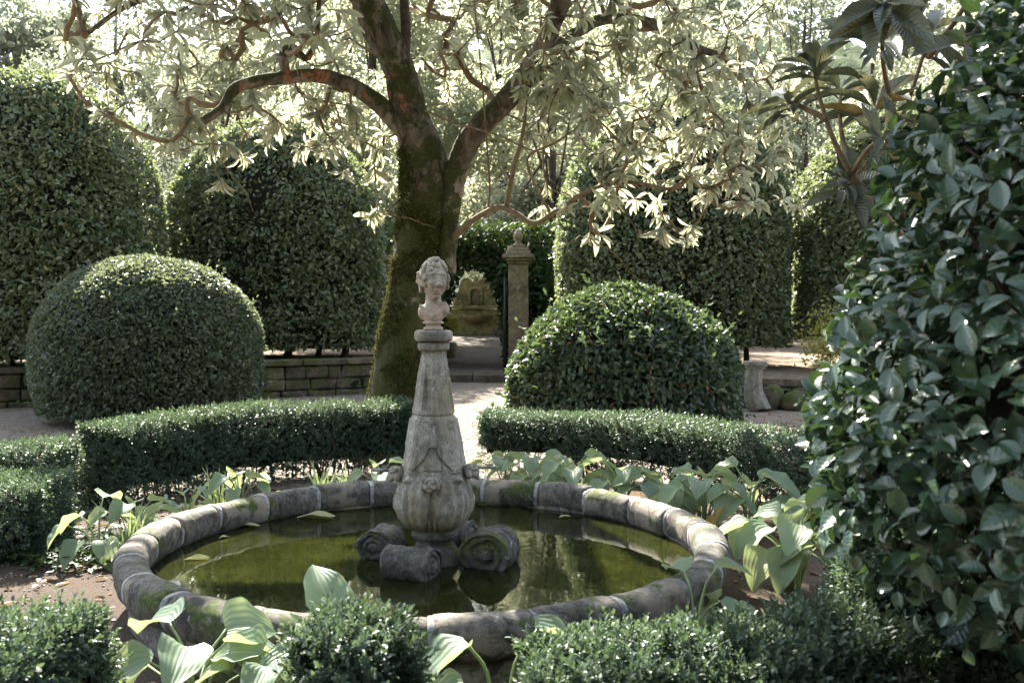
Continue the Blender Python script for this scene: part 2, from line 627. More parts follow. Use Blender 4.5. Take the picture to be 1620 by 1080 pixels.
def template(nu, nv, outline, fold=.15, droop=.15, cup=0.0, wave=0.0):
    """grid leaf of length 1 along +x, half width from outline(u), z up"""
    v, uv = [], []
    for i in range(nu + 1):
        u = i / nu
        hw = outline(u)
        for j in range(nv + 1):
            s_ = 2 * j / nv - 1
            y = s_ * hw
            z = abs(s_) * hw * fold * 2 - droop * u * u + cup * s_ * s_ * hw + wave * math.sin(u * 14 + s_ * 2) * abs(s_)
            v.append((u, y, z))
            uv.append((j / nv, u))
    f = []
    for i in range(nu):
        for j in range(nv):
            a = i * (nv + 1) + j
            f.append((a, a + 1 + nv, a + 2 + nv, a + 1))
    f = [tuple(reversed(q)) for q in f]
    f = [(q[0], q[1], q[2], q[3]) for q in f]
    return np.array(v, float), np.array(f, int), np.array(uv, float)


def lens(u, p=.9, peak=.5):
    u = min(max(u, 0), 1)
    k = math.log(.5) / math.log(peak)
    return max(.004, math.sin(PI * u ** k) ** p)


T_TINY = (np.array([(0, 0, 0), (.5, -.5, .12), (1, 0, -.08), (.5, .5, .12)], float), np.array([(0, 1, 2, 3)]), np.array([(.5, 0), (0, .5), (.5, 1), (1, .5)], float))
T_MID = (np.array([(0, 0, 0), (.3, -.44, .10), (.75, -.36, .05), (1, 0, -.12), (.75, .36, .05), (.3, .44, .10), (.5, 0, .0)], float),
         np.array([(0, 1, 2, 6), (6, 2, 3, 4), (0, 6, 4, 5)]), np.array([(.5, 0), (0, .3), (0, .75), (.5, 1), (1, .75), (1, .3), (.5, .5)], float))
T_CAM = template(6, 4, lambda u: .5 * lens(u, .75, .47) * (1 if u < .85 else max(.05, (1 - u) / .15 * .9 + .1)), .16, .16)
T_LOQ = template(6, 2, lambda u: .5 * lens(u, .9, .6), .14, .28)
T_LOQN = template(10, 4, lambda u: .5 * lens(u, .85, .58), .13, .30, wave=.012)


def heart(u):
    if u < .22:
        return .5 * (.55 + .45 * math.sin(PI * .5 * u / .22))
    return .5 * max(.004, math.cos(PI * .5 * ((u - .22) / .78) ** 1.25) ** .8)


T_HOSTA = template(10, 6, heart, .10, .38, cup=.20, wave=.034)


def leaf_cloud(pos, direc, up, length, width, tpl):
    """-> verts, faces, uvs of all leaves: one template laid at each pos along direc, its face towards up"""
    n = len(pos)
    x = unit(direc)
    z = unit(up - x * np.sum(up * x, 1, keepdims=True))
    y = np.cross(z, x)
    L = np.broadcast_to(np.asarray(length, float), (n,))
    W = np.broadcast_to(np.asarray(width, float), (n,))
    tv, tf, tu = tpl
    v = pos[:, None, :] + tv[None, :, 0, None] * (x * L[:, None])[:, None, :] + tv[None, :, 1, None] * (y * W[:, None])[:, None, :] + tv[None, :, 2, None] * (z * L[:, None])[:, None, :]
    k = len(tv)
    f = (tf[None] + (np.arange(n) * k)[:, None, None]).reshape(-1, tf.shape[1])
    return v.reshape(-1, 3), f, np.tile(tu, (n, 1))


def leaves(name, clouds, mat, parent):
    vs, fs, us, off = [], [], [], 0
    for v, f, u in clouds:
        vs.append(v)
        fs.append(f + off)
        us.append(u)
        off += len(v)
    return put(name, mesh_np(name, np.concatenate(vs), np.concatenate(fs), np.concatenate(us)), mat, parent)


def hedge_leaves(p, nrm, size, aspect=.5, spiky=.4, droop=.3, jit=.5, tpl=T_MID):
    """leaves lying over a clipped surface"""
    n = len(p)
    up = np.array([0, 0, 1.0])
    tang = unit(rnd(n) - nrm * np.sum(rnd(n) * nrm, 1, keepdims=True))
    d = tang * 1.0 + nrm * (spiky + .3 * R.normal(size=(n, 1))) - up * droop
    face = nrm + up * .45 + rnd(n) * jit
    L = size * (.7 + .6 * R.random(n))
    return leaf_cloud(p - unit(d) * L[:, None] * .4, d, face, L, L * aspect, tpl)


def sprigs(p, nrm, size, per=9, shoot=.05, upw=.6, jit=.45, tpl=T_TINY, aspect=.5):
    """little upright shoots of box with their leaves all along"""
    n = len(p)
    ax = unit(nrm + np.array([0, 0, upw]) + rnd(n) * jit)
    sl_ = shoot * (.6 + .8 * R.random(n))
    pos, dr, fc, ln = [], [], [], []
    side = unit(np.cross(ax, rnd(n)))
    other = np.cross(ax, side)
    for k in range(per):
        t = (k + .5) / per
        a = k * 2.4 + R.random(n) * .8
        s_ = side * np.cos(a)[:, None] + other * np.sin(a)[:, None]
        pos.append(p + ax * (sl_ * t)[:, None])
        dr.append(s_ * (1.1 - .6 * t) + ax * (.45 + .7 * t))
        fc.append(ax - s_ * .3 + rnd(n) * .15)
        ln.append(size * (1.05 - .35 * t) * (.75 + .5 * R.random(n)))
    pos, dr, fc, ln = (np.concatenate(q) for q in (pos, dr, fc, ln))
    return leaf_cloud(pos, dr, fc, ln, ln * aspect, tpl)


# --- surfaces of clipped shrubs
def bullet_prof(z0, zt, zs, k=2.0, base_in=0.0):
    z = np.concatenate([np.linspace(z0, zs, 12), zs + (zt - zs) * np.sin(np.linspace(0, PI / 2, 26))[1:]])
    f = np.where(z <= zs, 1 - base_in * np.clip((zs - z) / (zs - z0 + 1e-6), 0, 1) ** 2, np.clip(1 - (np.clip((z - zs) / (zt - zs), 0, 1)) ** k, 0, 1) ** (1 / k))
    return z, f


def bullet_points(n, c, rx, ry, z0, zt, zs, k=2.0, plan=2.0, lump=.05, seed=0.0, base_in=0.0, inset=.1, front=None):
    """points and normals over the clipped surface; front: keep share of the points on the far side"""
    z, f = bullet_prof(z0, zt, zs, k, base_in)
    rm = (rx + ry) / 2
    seg = np.hypot(np.diff(z), np.diff(f * rm)) * (f[1:] + f[:-1] + .08)
    cum = np.concatenate([[0], np.cumsum(seg)])
    t = R.random(n) * cum[-1]
    zz = np.interp(t, cum, z)
    ff = np.interp(t, cum, f)
    a = R.random(n) * 2 * PI
    e = 2 / plan
    ca, sa = np.cos(a), np.sin(a)
    x = np.sign(ca) * np.abs(ca) ** e * rx
    y = np.sign(sa) * np.abs(sa) ** e * ry
    dz = np.interp(zz, (z[1:] + z[:-1]) / 2, -np.diff(f * rm) / (np.diff(z) + 1e-5))
    nx = np.sign(ca) * np.abs(ca) ** (2 - e) / rx
    ny = np.sign(sa) * np.abs(sa) ** (2 - e) / ry
    h = np.stack([nx, ny, np.zeros(n)], 1)
    h = unit(h)
    nrm = h.copy()
    nrm[:, 2] = np.clip(dz, -3, 6)
    nrm = unit(nrm)
    p = np.stack([c[0] + x * ff, c[1] + y * ff, zz], 1)
    p = p + nrm * (wobble(p, 1.6, seed) * lump + wobble(p, 5.5, seed + 3) * lump * .55)[:, None]
    p = p - nrm * (R.random(n) ** 1.6 * inset)[:, None]
    if front is not None:
        keep = (nrm[:, 1] < .25) | (R.random(n) < front)
        p, nrm = p[keep], nrm[keep]
    return p, nrm


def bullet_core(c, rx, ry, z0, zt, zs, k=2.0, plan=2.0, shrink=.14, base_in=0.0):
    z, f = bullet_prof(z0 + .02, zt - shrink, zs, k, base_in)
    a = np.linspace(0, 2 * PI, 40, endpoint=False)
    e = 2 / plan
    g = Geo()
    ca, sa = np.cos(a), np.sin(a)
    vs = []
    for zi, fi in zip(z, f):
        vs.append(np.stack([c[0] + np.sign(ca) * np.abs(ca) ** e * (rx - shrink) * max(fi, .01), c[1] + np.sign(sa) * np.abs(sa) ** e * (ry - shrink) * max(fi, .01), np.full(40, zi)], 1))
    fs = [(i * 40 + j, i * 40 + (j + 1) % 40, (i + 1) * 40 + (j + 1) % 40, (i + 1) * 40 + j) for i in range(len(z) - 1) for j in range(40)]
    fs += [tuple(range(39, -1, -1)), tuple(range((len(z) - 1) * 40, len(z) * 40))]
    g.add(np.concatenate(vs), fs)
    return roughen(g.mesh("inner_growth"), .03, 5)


def clipped(name, label, cat, c, rx, ry, z0, zt, zs, n, size, mat, k=2.0, plan=2.0, lump=.05, seed=0.0, base_in=0.0, inset=.12,
            shrink=.2, spiky=.3, aspect=.5, droop=.3, jit=.5, group=None, front=.6, trunk=0, floor=0.0, tpl=T_MID, thin=None):
    t = thing(name, label, cat, (c[0], c[1], floor), group)
    p, nr = bullet_points(n, c, rx, ry, z0, zt, zs, k, plan, lump, seed, base_in, inset, front)
    if thin is not None:          # bare spots worn into the clipped face
        q = wobble(p, 2.3, seed + 20) + .6 * wobble(p, 6.5, seed + 31)
        keep = (q < thin) | (R.random(len(p)) < .35)
        p, nr = p[keep], nr[keep]
    cl = [hedge_leaves(p, nr, size, aspect, spiky, droop, jit, tpl)]
    sp, sn_ = bullet_points(int(n / 480), c, rx, ry, z0, zt, zs, k, plan, lump, seed, base_in, .02, .3)
    so, sd = [], []
    for q in range(7):                       # shoots that grew out since the last clipping
        ax_ = unit(sn_ + np.array([0, 0, .5]))
        so.append(sp + ax_ * size * (.2 + .3 * q) * (.5 + R.random((len(sp), 1))))
        sd.append(ax_ + rnd(len(sp)) * .7)
    so, sd = np.concatenate(so), np.concatenate(sd)
    cl.append(leaf_cloud(so, sd, rnd(len(so)) + np.array([0, 0, .8]), size * .8, size * .8 * aspect, tpl))
    leaves('foliage', cl, mat, t)
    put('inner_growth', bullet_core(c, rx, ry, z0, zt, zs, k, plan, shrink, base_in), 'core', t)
    for i in range(trunk):
        g = Geo()
        x = c[0] + (i + .5 - trunk / 2) / max(trunk, 1) * 1.5 * rx
        pts = smooth_path([(x, c[1] - ry * .35 + .2 * R.normal(), floor - .05), (x + .1 * R.normal(), c[1] - ry * .3, (floor + z0) / 2), (x + .2 * R.normal(), c[1], z0 + .35)], 8)
        g.tube(pts, np.linspace(.07, .05, 8) * (.8 + .5 * R.random()), 7)
        put('stem', g.mesh('stem'), 'dark_twig', t)
    return t


# ------------------------------------------------------------------ ground
def ground_z(x, y):
    r = np.hypot(x - BC[0], y - BC[1])
    bed = .10 * (1 - np.clip((r - 2.6) / 1.2, 0, 1) ** 2) + .05 * (1 - sstep(r, 1.6, 2.3))
    p = np.stack([x, y, np.zeros_like(x)], -1)
    return bed + .014 * wobble(p, 1.1, 2) + .008 * wobble(p, 5, 5) - .01


def axis(lo, hi, near_lo, near_hi, step):
    mid_ = np.arange(near_lo, near_hi, step)
    a = near_lo - np.geomspace(step, near_lo - lo, 16)[::-1]
    b = near_hi + np.geomspace(step, hi - near_hi, 16)
    return np.concatenate([a, mid_, b])


gx = axis(-300, 300, -7, 7, .08)
gy = axis(-28, 345, -1, 16, .08)
X, Y = np.meshgrid(gx, gy, indexing='ij')
Z = ground_z(X, Y)
V = np.stack([X, Y, Z], -1).reshape(-1, 3)
nx_, ny_ = X.shape
ii = np.arange(nx_ - 1)[:, None] * ny_
jj = np.arange(ny_ - 1)[None, :]
F = np.stack([ii + jj, ii + ny_ + jj, ii + ny_ + jj + 1, ii + jj + 1], -1).reshape(-1, 4)
rr = np.hypot(V[:, 0] - BC[0], V[:, 1] - BC[1])
F = F[~(rr[F] < 1.30).any(1)]                     # the basin stands in this hole
put('ground', mesh_np('ground', V, F), 'ground', None, 'structure')


def gz(x, y):
    return float(ground_z(np.array([x]), np.array([y]))[0])


# raised beds behind the low walls
def slab(name, poly, z0, z1, mat, kind=None, parent=None, bumpy=0.0):
    g = Geo()
    n = len(poly)
    v = [(x, y, z0) for x, y in poly] + [(x, y, z1) for x, y in poly]
    f = [tuple(range(n - 1, -1, -1)), tuple(range(n, 2 * n))] + [(i, (i + 1) % n, n + (i + 1) % n, n + i) for i in range(n)]
    g.add(v, f)
    return put(name, g.mesh(name, False), mat, parent, kind)


slab('terrace', [(-16, 11.3), (-7.6, 14.9), (-2.45, 17.55), (-2.75, 45), (-30, 45)], -.2, .52, 'terrace', 'structure')
slab('terrace', [(.3, 17.6), (3.0, 15.6), (9.0, 13.6), (20, 13), (30, 45), (.25, 45)], -.2, .385, 'terrace', 'structure')


# low rubble walls
def rubble_wall(name, label, a, b, h, th, seed, mat='oldwall', cap=True):
    a, b = np.array(a, float), np.array(b, float)
    L = np.linalg.norm(b - a)
    d = (b - a) / L
    nrm = np.array([d[1], -d[0]])
    if nrm[1] > 0:
        nrm = -nrm
    t = thing(name, label, 'wall', (*((a + b) / 2), 0))
    rz = math.atan2(d[1], d[0])
    g = Geo()
    rs = random.Random(seed)
    z = -.05
    row = 0
    while z < h - .13:
        hh = min(rs.uniform(.10, .26), h - .1 - z)
        s_ = -rs.uniform(0, .3)
        while s_ < L:
            w_ = rs.uniform(.22, .6)
            e_ = min(s_ + w_, L)
            s0 = max(s_, 0)
            if e_ - s0 > .04:
                m_ = (s0 + e_) / 2
                off = rs.uniform(-.012, .025)
                c_ = a + d * m_ + nrm * off
                g.box((c_[0], c_[1], z + hh / 2), (e_ - s0 - .014, th, hh - .014), rz + rs.uniform(-.03, .03))
            s_ += w_
        z += hh
        row += 1
    me = roughen(sub(g.mesh('stonework', False), 3, .03), .022, 6, seed, .006)
    put('stonework', me, mat, t)
    c_ = (a + b) / 2 
    g = Geo()
    g.box((c_[0], c_[1], h / 2 - .06), (L - .04, th - .06, h - .04), rz)
    put('mortar_core', g.mesh('mortar_core', False), 'core', t)
    if cap:
        s_ = 0
        while s_ < L - .05:
            w_ = min(rs.uniform(.6, 1.1), L - s_)
            c_ = a + d * (s_ + w_ / 2) + nrm * .02
            g = Geo()
            g.box((c_[0], c_[1], h - .045), (w_ - .012, th + .08, .09), rz)
            put('coping', roughen(sub(g.mesh('coping', False)), .008, 6, seed + s_), mat, t)
            s_ += w_
    return t


def sub(me, cuts=3, bevel=.012):
    import bmesh
    bm = bmesh.new()
    bm.from_mesh(me)
    if bevel:
        bmesh.ops.bevel(bm, geom=bm.edges[:], offset=bevel, segments=2, profile=.6, affect='EDGES')
    bmesh.ops.subdivide_edges(bm, edges=[e for e in bm.edges if e.calc_length() > .06], cuts=cuts, use_grid_fill=True)
    bm.to_mesh(me)
    bm.free()
    me.polygons.foreach_set("use_smooth", [True] * len(me.polygons))
    me.update()
    return me


rubble_wall('garden_wall', 'low brown rubble wall under the tall clipped hedges, behind the round topiary on the left', (-9.5, 13.9), (-2.35, 17.3), .60, .34, 3)
rubble_wall('garden_wall', 'low mossy rubble wall holding up the sunlit bed, right of the short broken column', (3.3, 15.05), (9.0, 13.25), .40, .34, 9, cap=False)

# ------------------------------------------------------------------ basin
RB = 1.415
ZR = .372
ZW = .285
basin = thing('fountain_basin', 'round pond basin with a thick rounded rim of weathered granite stones', 'fountain basin', (BC[0], BC[1], 0))
NS = 24
gap = .013
for i in range(NS):
    a0 = 2 * PI * i / NS + .09
    a1 = 2 * PI * (i + 1) / NS + .09
    ra = gap / RB * R.uniform(.7, 1.25)
    aa = np.linspace(a0 + ra, a1 - ra, 14)
    jr = .006 * R.normal()
    prof = []
    for t in np.linspace(0, 2 * PI, 20, endpoint=False):
        ct, st = math.cos(t), math.sin(t)
        prof.append((np.sign(ct) * abs(ct) ** .85 * .080, np.sign(st) * abs(st) ** .8 * (.072 if st > 0 else .1)))
    prof = np.array(prof)
    vs = []
    for k, a in enumerate(aa):
        sh = 1 - .05 * (abs(k - 6.5) > 5.6)
        r_ = RB + jr + prof[:, 0] * sh
        vs.append(np.stack([BC[0] + r_ * math.cos(a), BC[1] + r_ * math.sin(a), ZR + jr * .6 + prof[:, 1] * sh], 1))
    g = Geo()
    fs = [(u * 20 + v_, u * 20 + (v_ + 1) % 20, (u + 1) * 20 + (v_ + 1) % 20, (u + 1) * 20 + v_) for u in range(13) for v_ in range(20)]
    fs = [tuple(reversed(q)) for q in fs] + [tuple(range(20)), tuple(range(13 * 20 + 19, 13 * 20 - 1, -1))]
    g.add(np.concatenate(vs), fs)
    put('rim_stone', roughen(g.mesh('rim_stone'), .007, 8, i, .002), 'rim', basin)
    # lime joint
    aj = np.linspace(a1 - gap / RB * 1.15, a1 + gap / RB * 1.15, 5)
    vs = []
    for a in aj:
        r_ = RB + prof[:, 0] * .965
        vs.append(np.stack([BC[0] + r_ * math.cos(a), BC[1] + r_ * math.sin(a), ZR + prof[:, 1] * .965], 1))
    g = Geo()
    fs = [(u * 20 + (v_ + 1) % 20, u * 20 + v_, (u + 1) * 20 + v_, (u + 1) * 20 + (v_ + 1) % 20) for u in range(4) for v_ in range(20)]
    fs = fs + [tuple(range(20)), tuple(range(4 * 20 + 19, 4 * 20 - 1, -1))]
    g.add(np.concatenate(vs), fs)
    put('mortar_joint', roughen(g.mesh('mortar_joint'), .003, 18, i), 'mortar', basin)
g = Geo()
g.lathe([(RB + .012, -.1), (RB + .012, ZR - .06), (RB - .05, ZR - .06), (RB - .055, -.1)], (BC[0], BC[1], 0), 96)
put('basin_wall', roughen(g.mesh('basin_wall'), .006, 6), 'rim', basin)
# water
g = Geo()
rings = np.concatenate([[0.001], np.linspace(.1, RB - .03, 12)])
a = np.linspace(0, 2 * PI, 96, endpoint=False)
vs = np.concatenate([np.stack([BC[0] + r_ * np.cos(a), BC[1] + r_ * np.sin(a), np.full(96, ZW)], 1) for r_ in rings])
fs = [(u * 96 + v_, (u + 1) * 96 + v_, (u + 1) * 96 + (v_ + 1) % 96, u * 96 + (v_ + 1) % 96) for u in range(12) for v_ in range(96)]
g.add(vs, fs)
put('water', g.mesh('water'), 'water', None, 'structure')

# ------------------------------------------------------------------ pillar
PX, PY = P(687, 800, 5.0)[0], 5.0
pillar = thing('fountain_pillar', 'tapering octagonal granite pillar with spouting heads and scroll feet, standing in the pond', 'fountain', (PX, PY, ZW - .15))


def zp(py, D=5.0):
    return P(687, py, D)[2]


# half widths by pixel row (photograph), in metres
rows = [(553, 20), (560, 20.5), (600, 27), (655, 34), (656, 35), (700, 43.5), (740, 52), (765, 57), (785, 60), (800, 59.5), (815, 54.5), (826, 46), (836, 35), (842, 33)]
zz = np.array([zp(r_) for r_, _ in rows])[::-1]
hw = np.array([h_ for _, h_ in rows])[::-1] * 5.0 / FPX
NT, NZ = 240, 300
zs_ = np.linspace(zz[0], zz[-1], NZ)
rad = np.interp(zs_, zz, hw)
ker = np.ones(9) / 9
rad = np.convolve(np.pad(rad, 4, mode='edge'), ker, 'valid')
th = np.linspace(0, 2 * PI, NT, endpoint=False)
TH, ZZ = np.meshgrid(th, zs_)
RR = np.repeat(rad[:, None], NT, 1)
front_a = -PI / 2                               # towards the camera
oct0 = front_a + math.radians(5.5)              # one arris just right of centre
da = (TH - oct0 + PI / 8) % (PI / 4) - PI / 8   # angle from the nearest arris
octr = np.cos(PI / 8) / np.cos(PI / 8 - np.abs(da)) * 1.02
zb = zp(745)
fl = np.clip((ZZ - zp(800)) / (zp(762) - zp(800)), 0, 1)
fl = fl * fl * (3 - 2 * fl)
RR = RR * (1 + (octr - 1) * fl)


# arris grooves on the shaft, joint between the two blocks
RR -= .0045 * np.exp(-(da * rad[:, None] / .004) ** 2) * sstep(ZZ, zp(705), zp(695))
RR -= .010 * np.exp(-((ZZ - zp(655)) / .0035) ** 2)
# sunk panels on alternating faces of the upper block
df = (TH - oct0 - PI / 8 + PI / 8) % (PI / 4) - PI / 8
fi = np.floor((TH - oct0 + 2 * PI) / (PI / 4)).astype(int) % 2
pan = sstep(np.abs(da) * rad[:, None], .012, .018) * sstep(ZZ, zp(650), zp(646)) * sstep(ZZ, zp(574), zp(580))
RR -= .007 * pan * (fi == 1) * sstep(ZZ, zp(598), zp(601))
RR -= .004 * pan * (fi == 1)
# drapery-like apron, its hem curving up over each spouting head
dq = (TH - front_a - math.radians(1) + PI / 4) % (PI / 2) - PI / 4
aw = np.abs(dq) * rad[:, None]
hem = zp(702) - (zp(702) - zp(736)) * np.clip((aw - .020) / .080, 0, 1) ** .55
hem = np.where(aw > .105, zp(742), hem)
RR += .008 * sstep(ZZ, hem - .002, hem + .002) * (ZZ < zp(660))
RR += .0035 * (ZZ >= zp(660)) * 0
# hem line of the niche
RR -= .008 * np.exp(-((ZZ - zp(738)) / .003) ** 2) * (aw < .05)
# acanthus leaves round the bulge
lob = sstep(ZZ, zp(838), zp(822)) * (1 - sstep(ZZ, zp(775), zp(742)))
d8 = (TH - front_a - math.radians(1) - PI / 4 + PI / 4) % (PI / 2) - PI / 4
ww = np.abs(d8) / (PI / 4)
leafw = .62 + .3 * np.sin(np.clip((ZZ - zp(838)) / (zp(752) - zp(838)), 0, 1) * PI)
inside = sstep(leafw - ww, -.04, .06)
RR += lob * inside * (.012 + .003 * np.cos(d8 * 26) + .010 * np.exp(-(d8 / .06) ** 2))
RR -= lob * .008 * np.exp(-((ww - leafw) / .06) ** 2)
d16 = (TH - front_a - math.radians(1) + PI / 4) % (PI / 2) - PI / 4
RR -= .012 * np.exp(-(d16 / .035) ** 2) * sstep(ZZ, zp(834), zp(828)) * (1 - sstep(ZZ, zp(775), zp(768)))
RR += .009 * np.exp(-((np.abs(d16) - .10) / .035) ** 2) * sstep(ZZ, zp(834), zp(828)) * (1 - sstep(ZZ, zp(775), zp(768)))
# curled tips of the leaves
RR += .026 * np.exp(-((ZZ - zp(752)) / .013) ** 2) * np.exp(-(d8 / .13) ** 2)
PP = np.stack([PX + RR * np.cos(TH), PY + RR * np.sin(TH), ZZ], -1).reshape(-1, 3)
cxy = PP - np.array([PX, PY, 0])
wn = wobble(PP, 28, 1) * .0022 + wobble(PP, 75, 5) * .0012 + wobble(PP, 9, 8) * .003
PP[:, :2] += (cxy[:, :2] / np.linalg.norm(cxy[:, :2], axis=1, keepdims=True)) * wn[:, None]
i = np.arange(NZ - 1)[:, None] * NT
j = np.arange(NT)[None, :]
k = (j + 1) % NT
F = np.stack([i + j, i + k, i + NT + k, i + NT + j], -1).reshape(-1, 4)
put('shaft', mesh_np('shaft', PP, F), 'pillar', pillar)
# neck ring and foot
u = 5.0 / FPX
g = Geo()
g.lathe([(28 * u, zp(836)), (36 * u, zp(840)), (37 * u, zp(845)), (32 * u, zp(850)), (28 * u, zp(855)), (33 * u, zp(862)), (44 * u, zp(878)), (52 * u, zp(886)), (54 * u, zp(905)), (50 * u, zp(930))], (PX, PY, 0), 48)
put('foot', roughen(g.mesh('foot'), .004, 9, 2, .0015), 'scroll', pillar)


def rounded_slab(c, w_, h, r, rz, name, mat, parent, seed=0):
    import bmesh
    g = Geo()
    g.box(c, (w_, w_, h), rz)
    me = g.mesh(name)
    bm = bmesh.new()
    bm.from_mesh(me)
    vert_edges = [e for e in bm.edges if abs(e.verts[0].co.z - e.verts[1].co.z) > h * .5]
    bmesh.ops.bevel(bm, geom=vert_edges, offset=w_ * .22, segments=2, profile=.5, affect='EDGES')
    bmesh.ops.bevel(bm, geom=[e for e in bm.edges if abs(e.verts[0].co.z - e.verts[1].co.z) < h * .1], offset=r, segments=4, profile=.5, affect='EDGES')
    bmesh.ops.triangulate(bm, faces=bm.faces[:])
    bmesh.ops.subdivide_edges(bm, edges=[e for e in bm.edges if e.calc_length() > .03], cuts=2)
    bm.to_mesh(me)
    bm.free()
    me.polygons.foreach_set("use_smooth", [True] * len(me.polygons))
    me.update()
    return put(name, roughen(me, .0022, 22, seed, .001), mat, parent)


rz0 = math.radians(5.5)
rounded_slab((PX, PY, (zp(522) + zp(540)) / 2), 60 * u, 17 * u, .016, rz0, 'cap_slab', 'pillar', pillar, 1)
rounded_slab((PX, PY, (zp(540.5) + zp(554)) / 2), 50 * u, 13.5 * u, .014, rz0, 'cap_slab', 'pillar', pillar, 5)


# scroll feet
def scroll(direction, dist, radius, length, z, seed):
    d = np.array([math.cos(direction), math.sin(direction), 0])
    ax = np.array([-d[1], d[0], 0])
    c = np.array([PX, PY, 0]) + d * dist + np.array([0, 0, z])
    n = 64
    prof = []
    for q in range(n):                    # volute outline in the (outward, up) plane, tail running back into the foot
        t = 2 * PI * q / n
        x, y = math.cos(t) * radius, math.sin(t) * radius
        if x < 0 and y > 0:
            x *= 1.35
            y *= .97
        if x < 0 and y <= 0:
            x *= 1.3
        prof.append((x, y))
    prof = np.array(prof)
    cols = 36
    vs = []
    for k_ in range(cols + 1):
        s_ = (k_ / cols - .5) * length
        e = abs(k_ / cols - .5) * 2
        flute = 1 + .022 * math.cos(k_ / cols * 2 * PI * 4) * (1 if e < .75 else 0) + (.03 if .78 < e < .97 else 0) - (.05 if e >= .97 else 0)
        vs.append(c + d * (prof[:, :1] * flute) + ax * s_ + np.array([0, 0, 1]) * (prof[:, 1:] * flute))
    # ends: spiral relief
    for sgn, base in ((1, cols), (-1, 0)):
        rr_ = []
        for m_ in range(1, 15):
            f_ = 1 - m_ / 15
            sp_ = []
            for q in range(n):
                t = 2 * PI * q / n
                ph = (t / (2 * PI) + f_ * 2.6) % 1
                sp_.append(.011 * (1 if ph < .62 else 0) * (1 if f_ > .2 else 0) + (.02 if f_ < .22 else 0))
            rr_.append(c + d * (prof[:, :1] * f_) + np.array([0, 0, 1]) * (prof[:, 1:] * f_) + ax * (sgn * (length / 2 - .012) + sgn * np.array(sp_)[:, None]))
        vs += rr_ if sgn > 0 else []
        if sgn < 0:
            vs = rr_[::-1] + vs
    V_ = np.concatenate(vs)
    nr = len(vs)
    fs = [(a_ * n + b_, a_ * n + (b_ + 1) % n, (a_ + 1) * n + (b_ + 1) % n, (a_ + 1) * n + b_) for a_ in range(nr - 1) for b_ in range(n)]
    fs = [tuple(reversed(q)) for q in fs]
    fs += [tuple(range(n)), tuple(range(nr * n - 1, (nr - 1) * n - 1, -1))]
    g = Geo()
    g.add(V_, fs)
    put('scroll_foot', roughen(g.mesh('scroll_foot'), .008, 11, seed, .0025), 'scroll', pillar)


rot = math.radians(-17)
for q in range(4):
    dirn = front_a + rot + q * PI / 2
    big = 1.15 if q == 1 else 1.0
    scroll(dirn, (.315, .315, .31, .30)[q], (.090, .108, .088, .085)[q], (.235, .22, .20, .19)[q], ZW + (.045, .065, .05, .06)[q], q)


# spouting lion heads
def lion_head(ang, py, s_=1.0, out=.02):
    d = np.array([math.cos(ang), math.sin(ang), 0])
    zc = zp(py)
    rloc = np.interp(zc, zz, hw) + out
    c = np.array([PX, PY, 0]) + d * rloc + np.array([0, 0, zc])
    sx = np.array([-d[1], d[0], 0])
    up = np.array([0, 0, 1.0])
    rotm = np.stack([d, sx, up], 1)

    def q(o, r):
        g.ball(c + d * o[0] * s_ + sx * o[1] * s_ + up * o[2] * s_, np.array(r) * s_, rotm, 14, 10)
    g = Geo()
    q((0, 0, 0), (.034, .036, .036))
    q((.026, 0, -.012), (.022, .020, .017))
    q((.035, 0, -.030), (.014, .012, .012))
    for sg in (-1, 1):
        q((.012, sg * .030, .018), (.013, .012, .016))
        q((.024, sg * .016, -.018), (.015, .014, .013))
        q((.004, sg * .038, -.012), (.016, .014, .022))
        q((.030, sg * .012, .012), (.010, .012, .007))
    q((.028, 0, .022), (.012, .016, .012))
    q((.03, 0, .002), (.02, .008, .012))
    me = remesh(g.mesh('lion_head'), .0035, 1)
    h = put('lion_head', me, 'pillar', pillar)
    return h, c, d


for ang, py, s_, out in ((front_a - .03, 754, .95, .018), (front_a - 1.42, 747, 1.05, .012), (front_a + 1.36, 742, 1.05, .02), (front_a + PI, 745, 1, .015)):
    h, c, d = lion_head(ang, py, s_, out)
    if abs(math.cos(ang)) > .5:
        g = Geo()
        g.tube([c + d * .02 + np.array([0, 0.03, .012]), c + d * .14 + np.array([0, .04, .014])], .0085, 10)
        put('spout_pipe', g.mesh('spout_pipe'), 'mortar', h)

# ------------------------------------------------------------------ bust
bz = zp(522)
bust = thing('bust', 'weathered pinkish stone bust of a curly-haired youth on top of the pillar', 'statue', (PX, PY, bz))
BO = np.array([PX - .002, PY, bz])


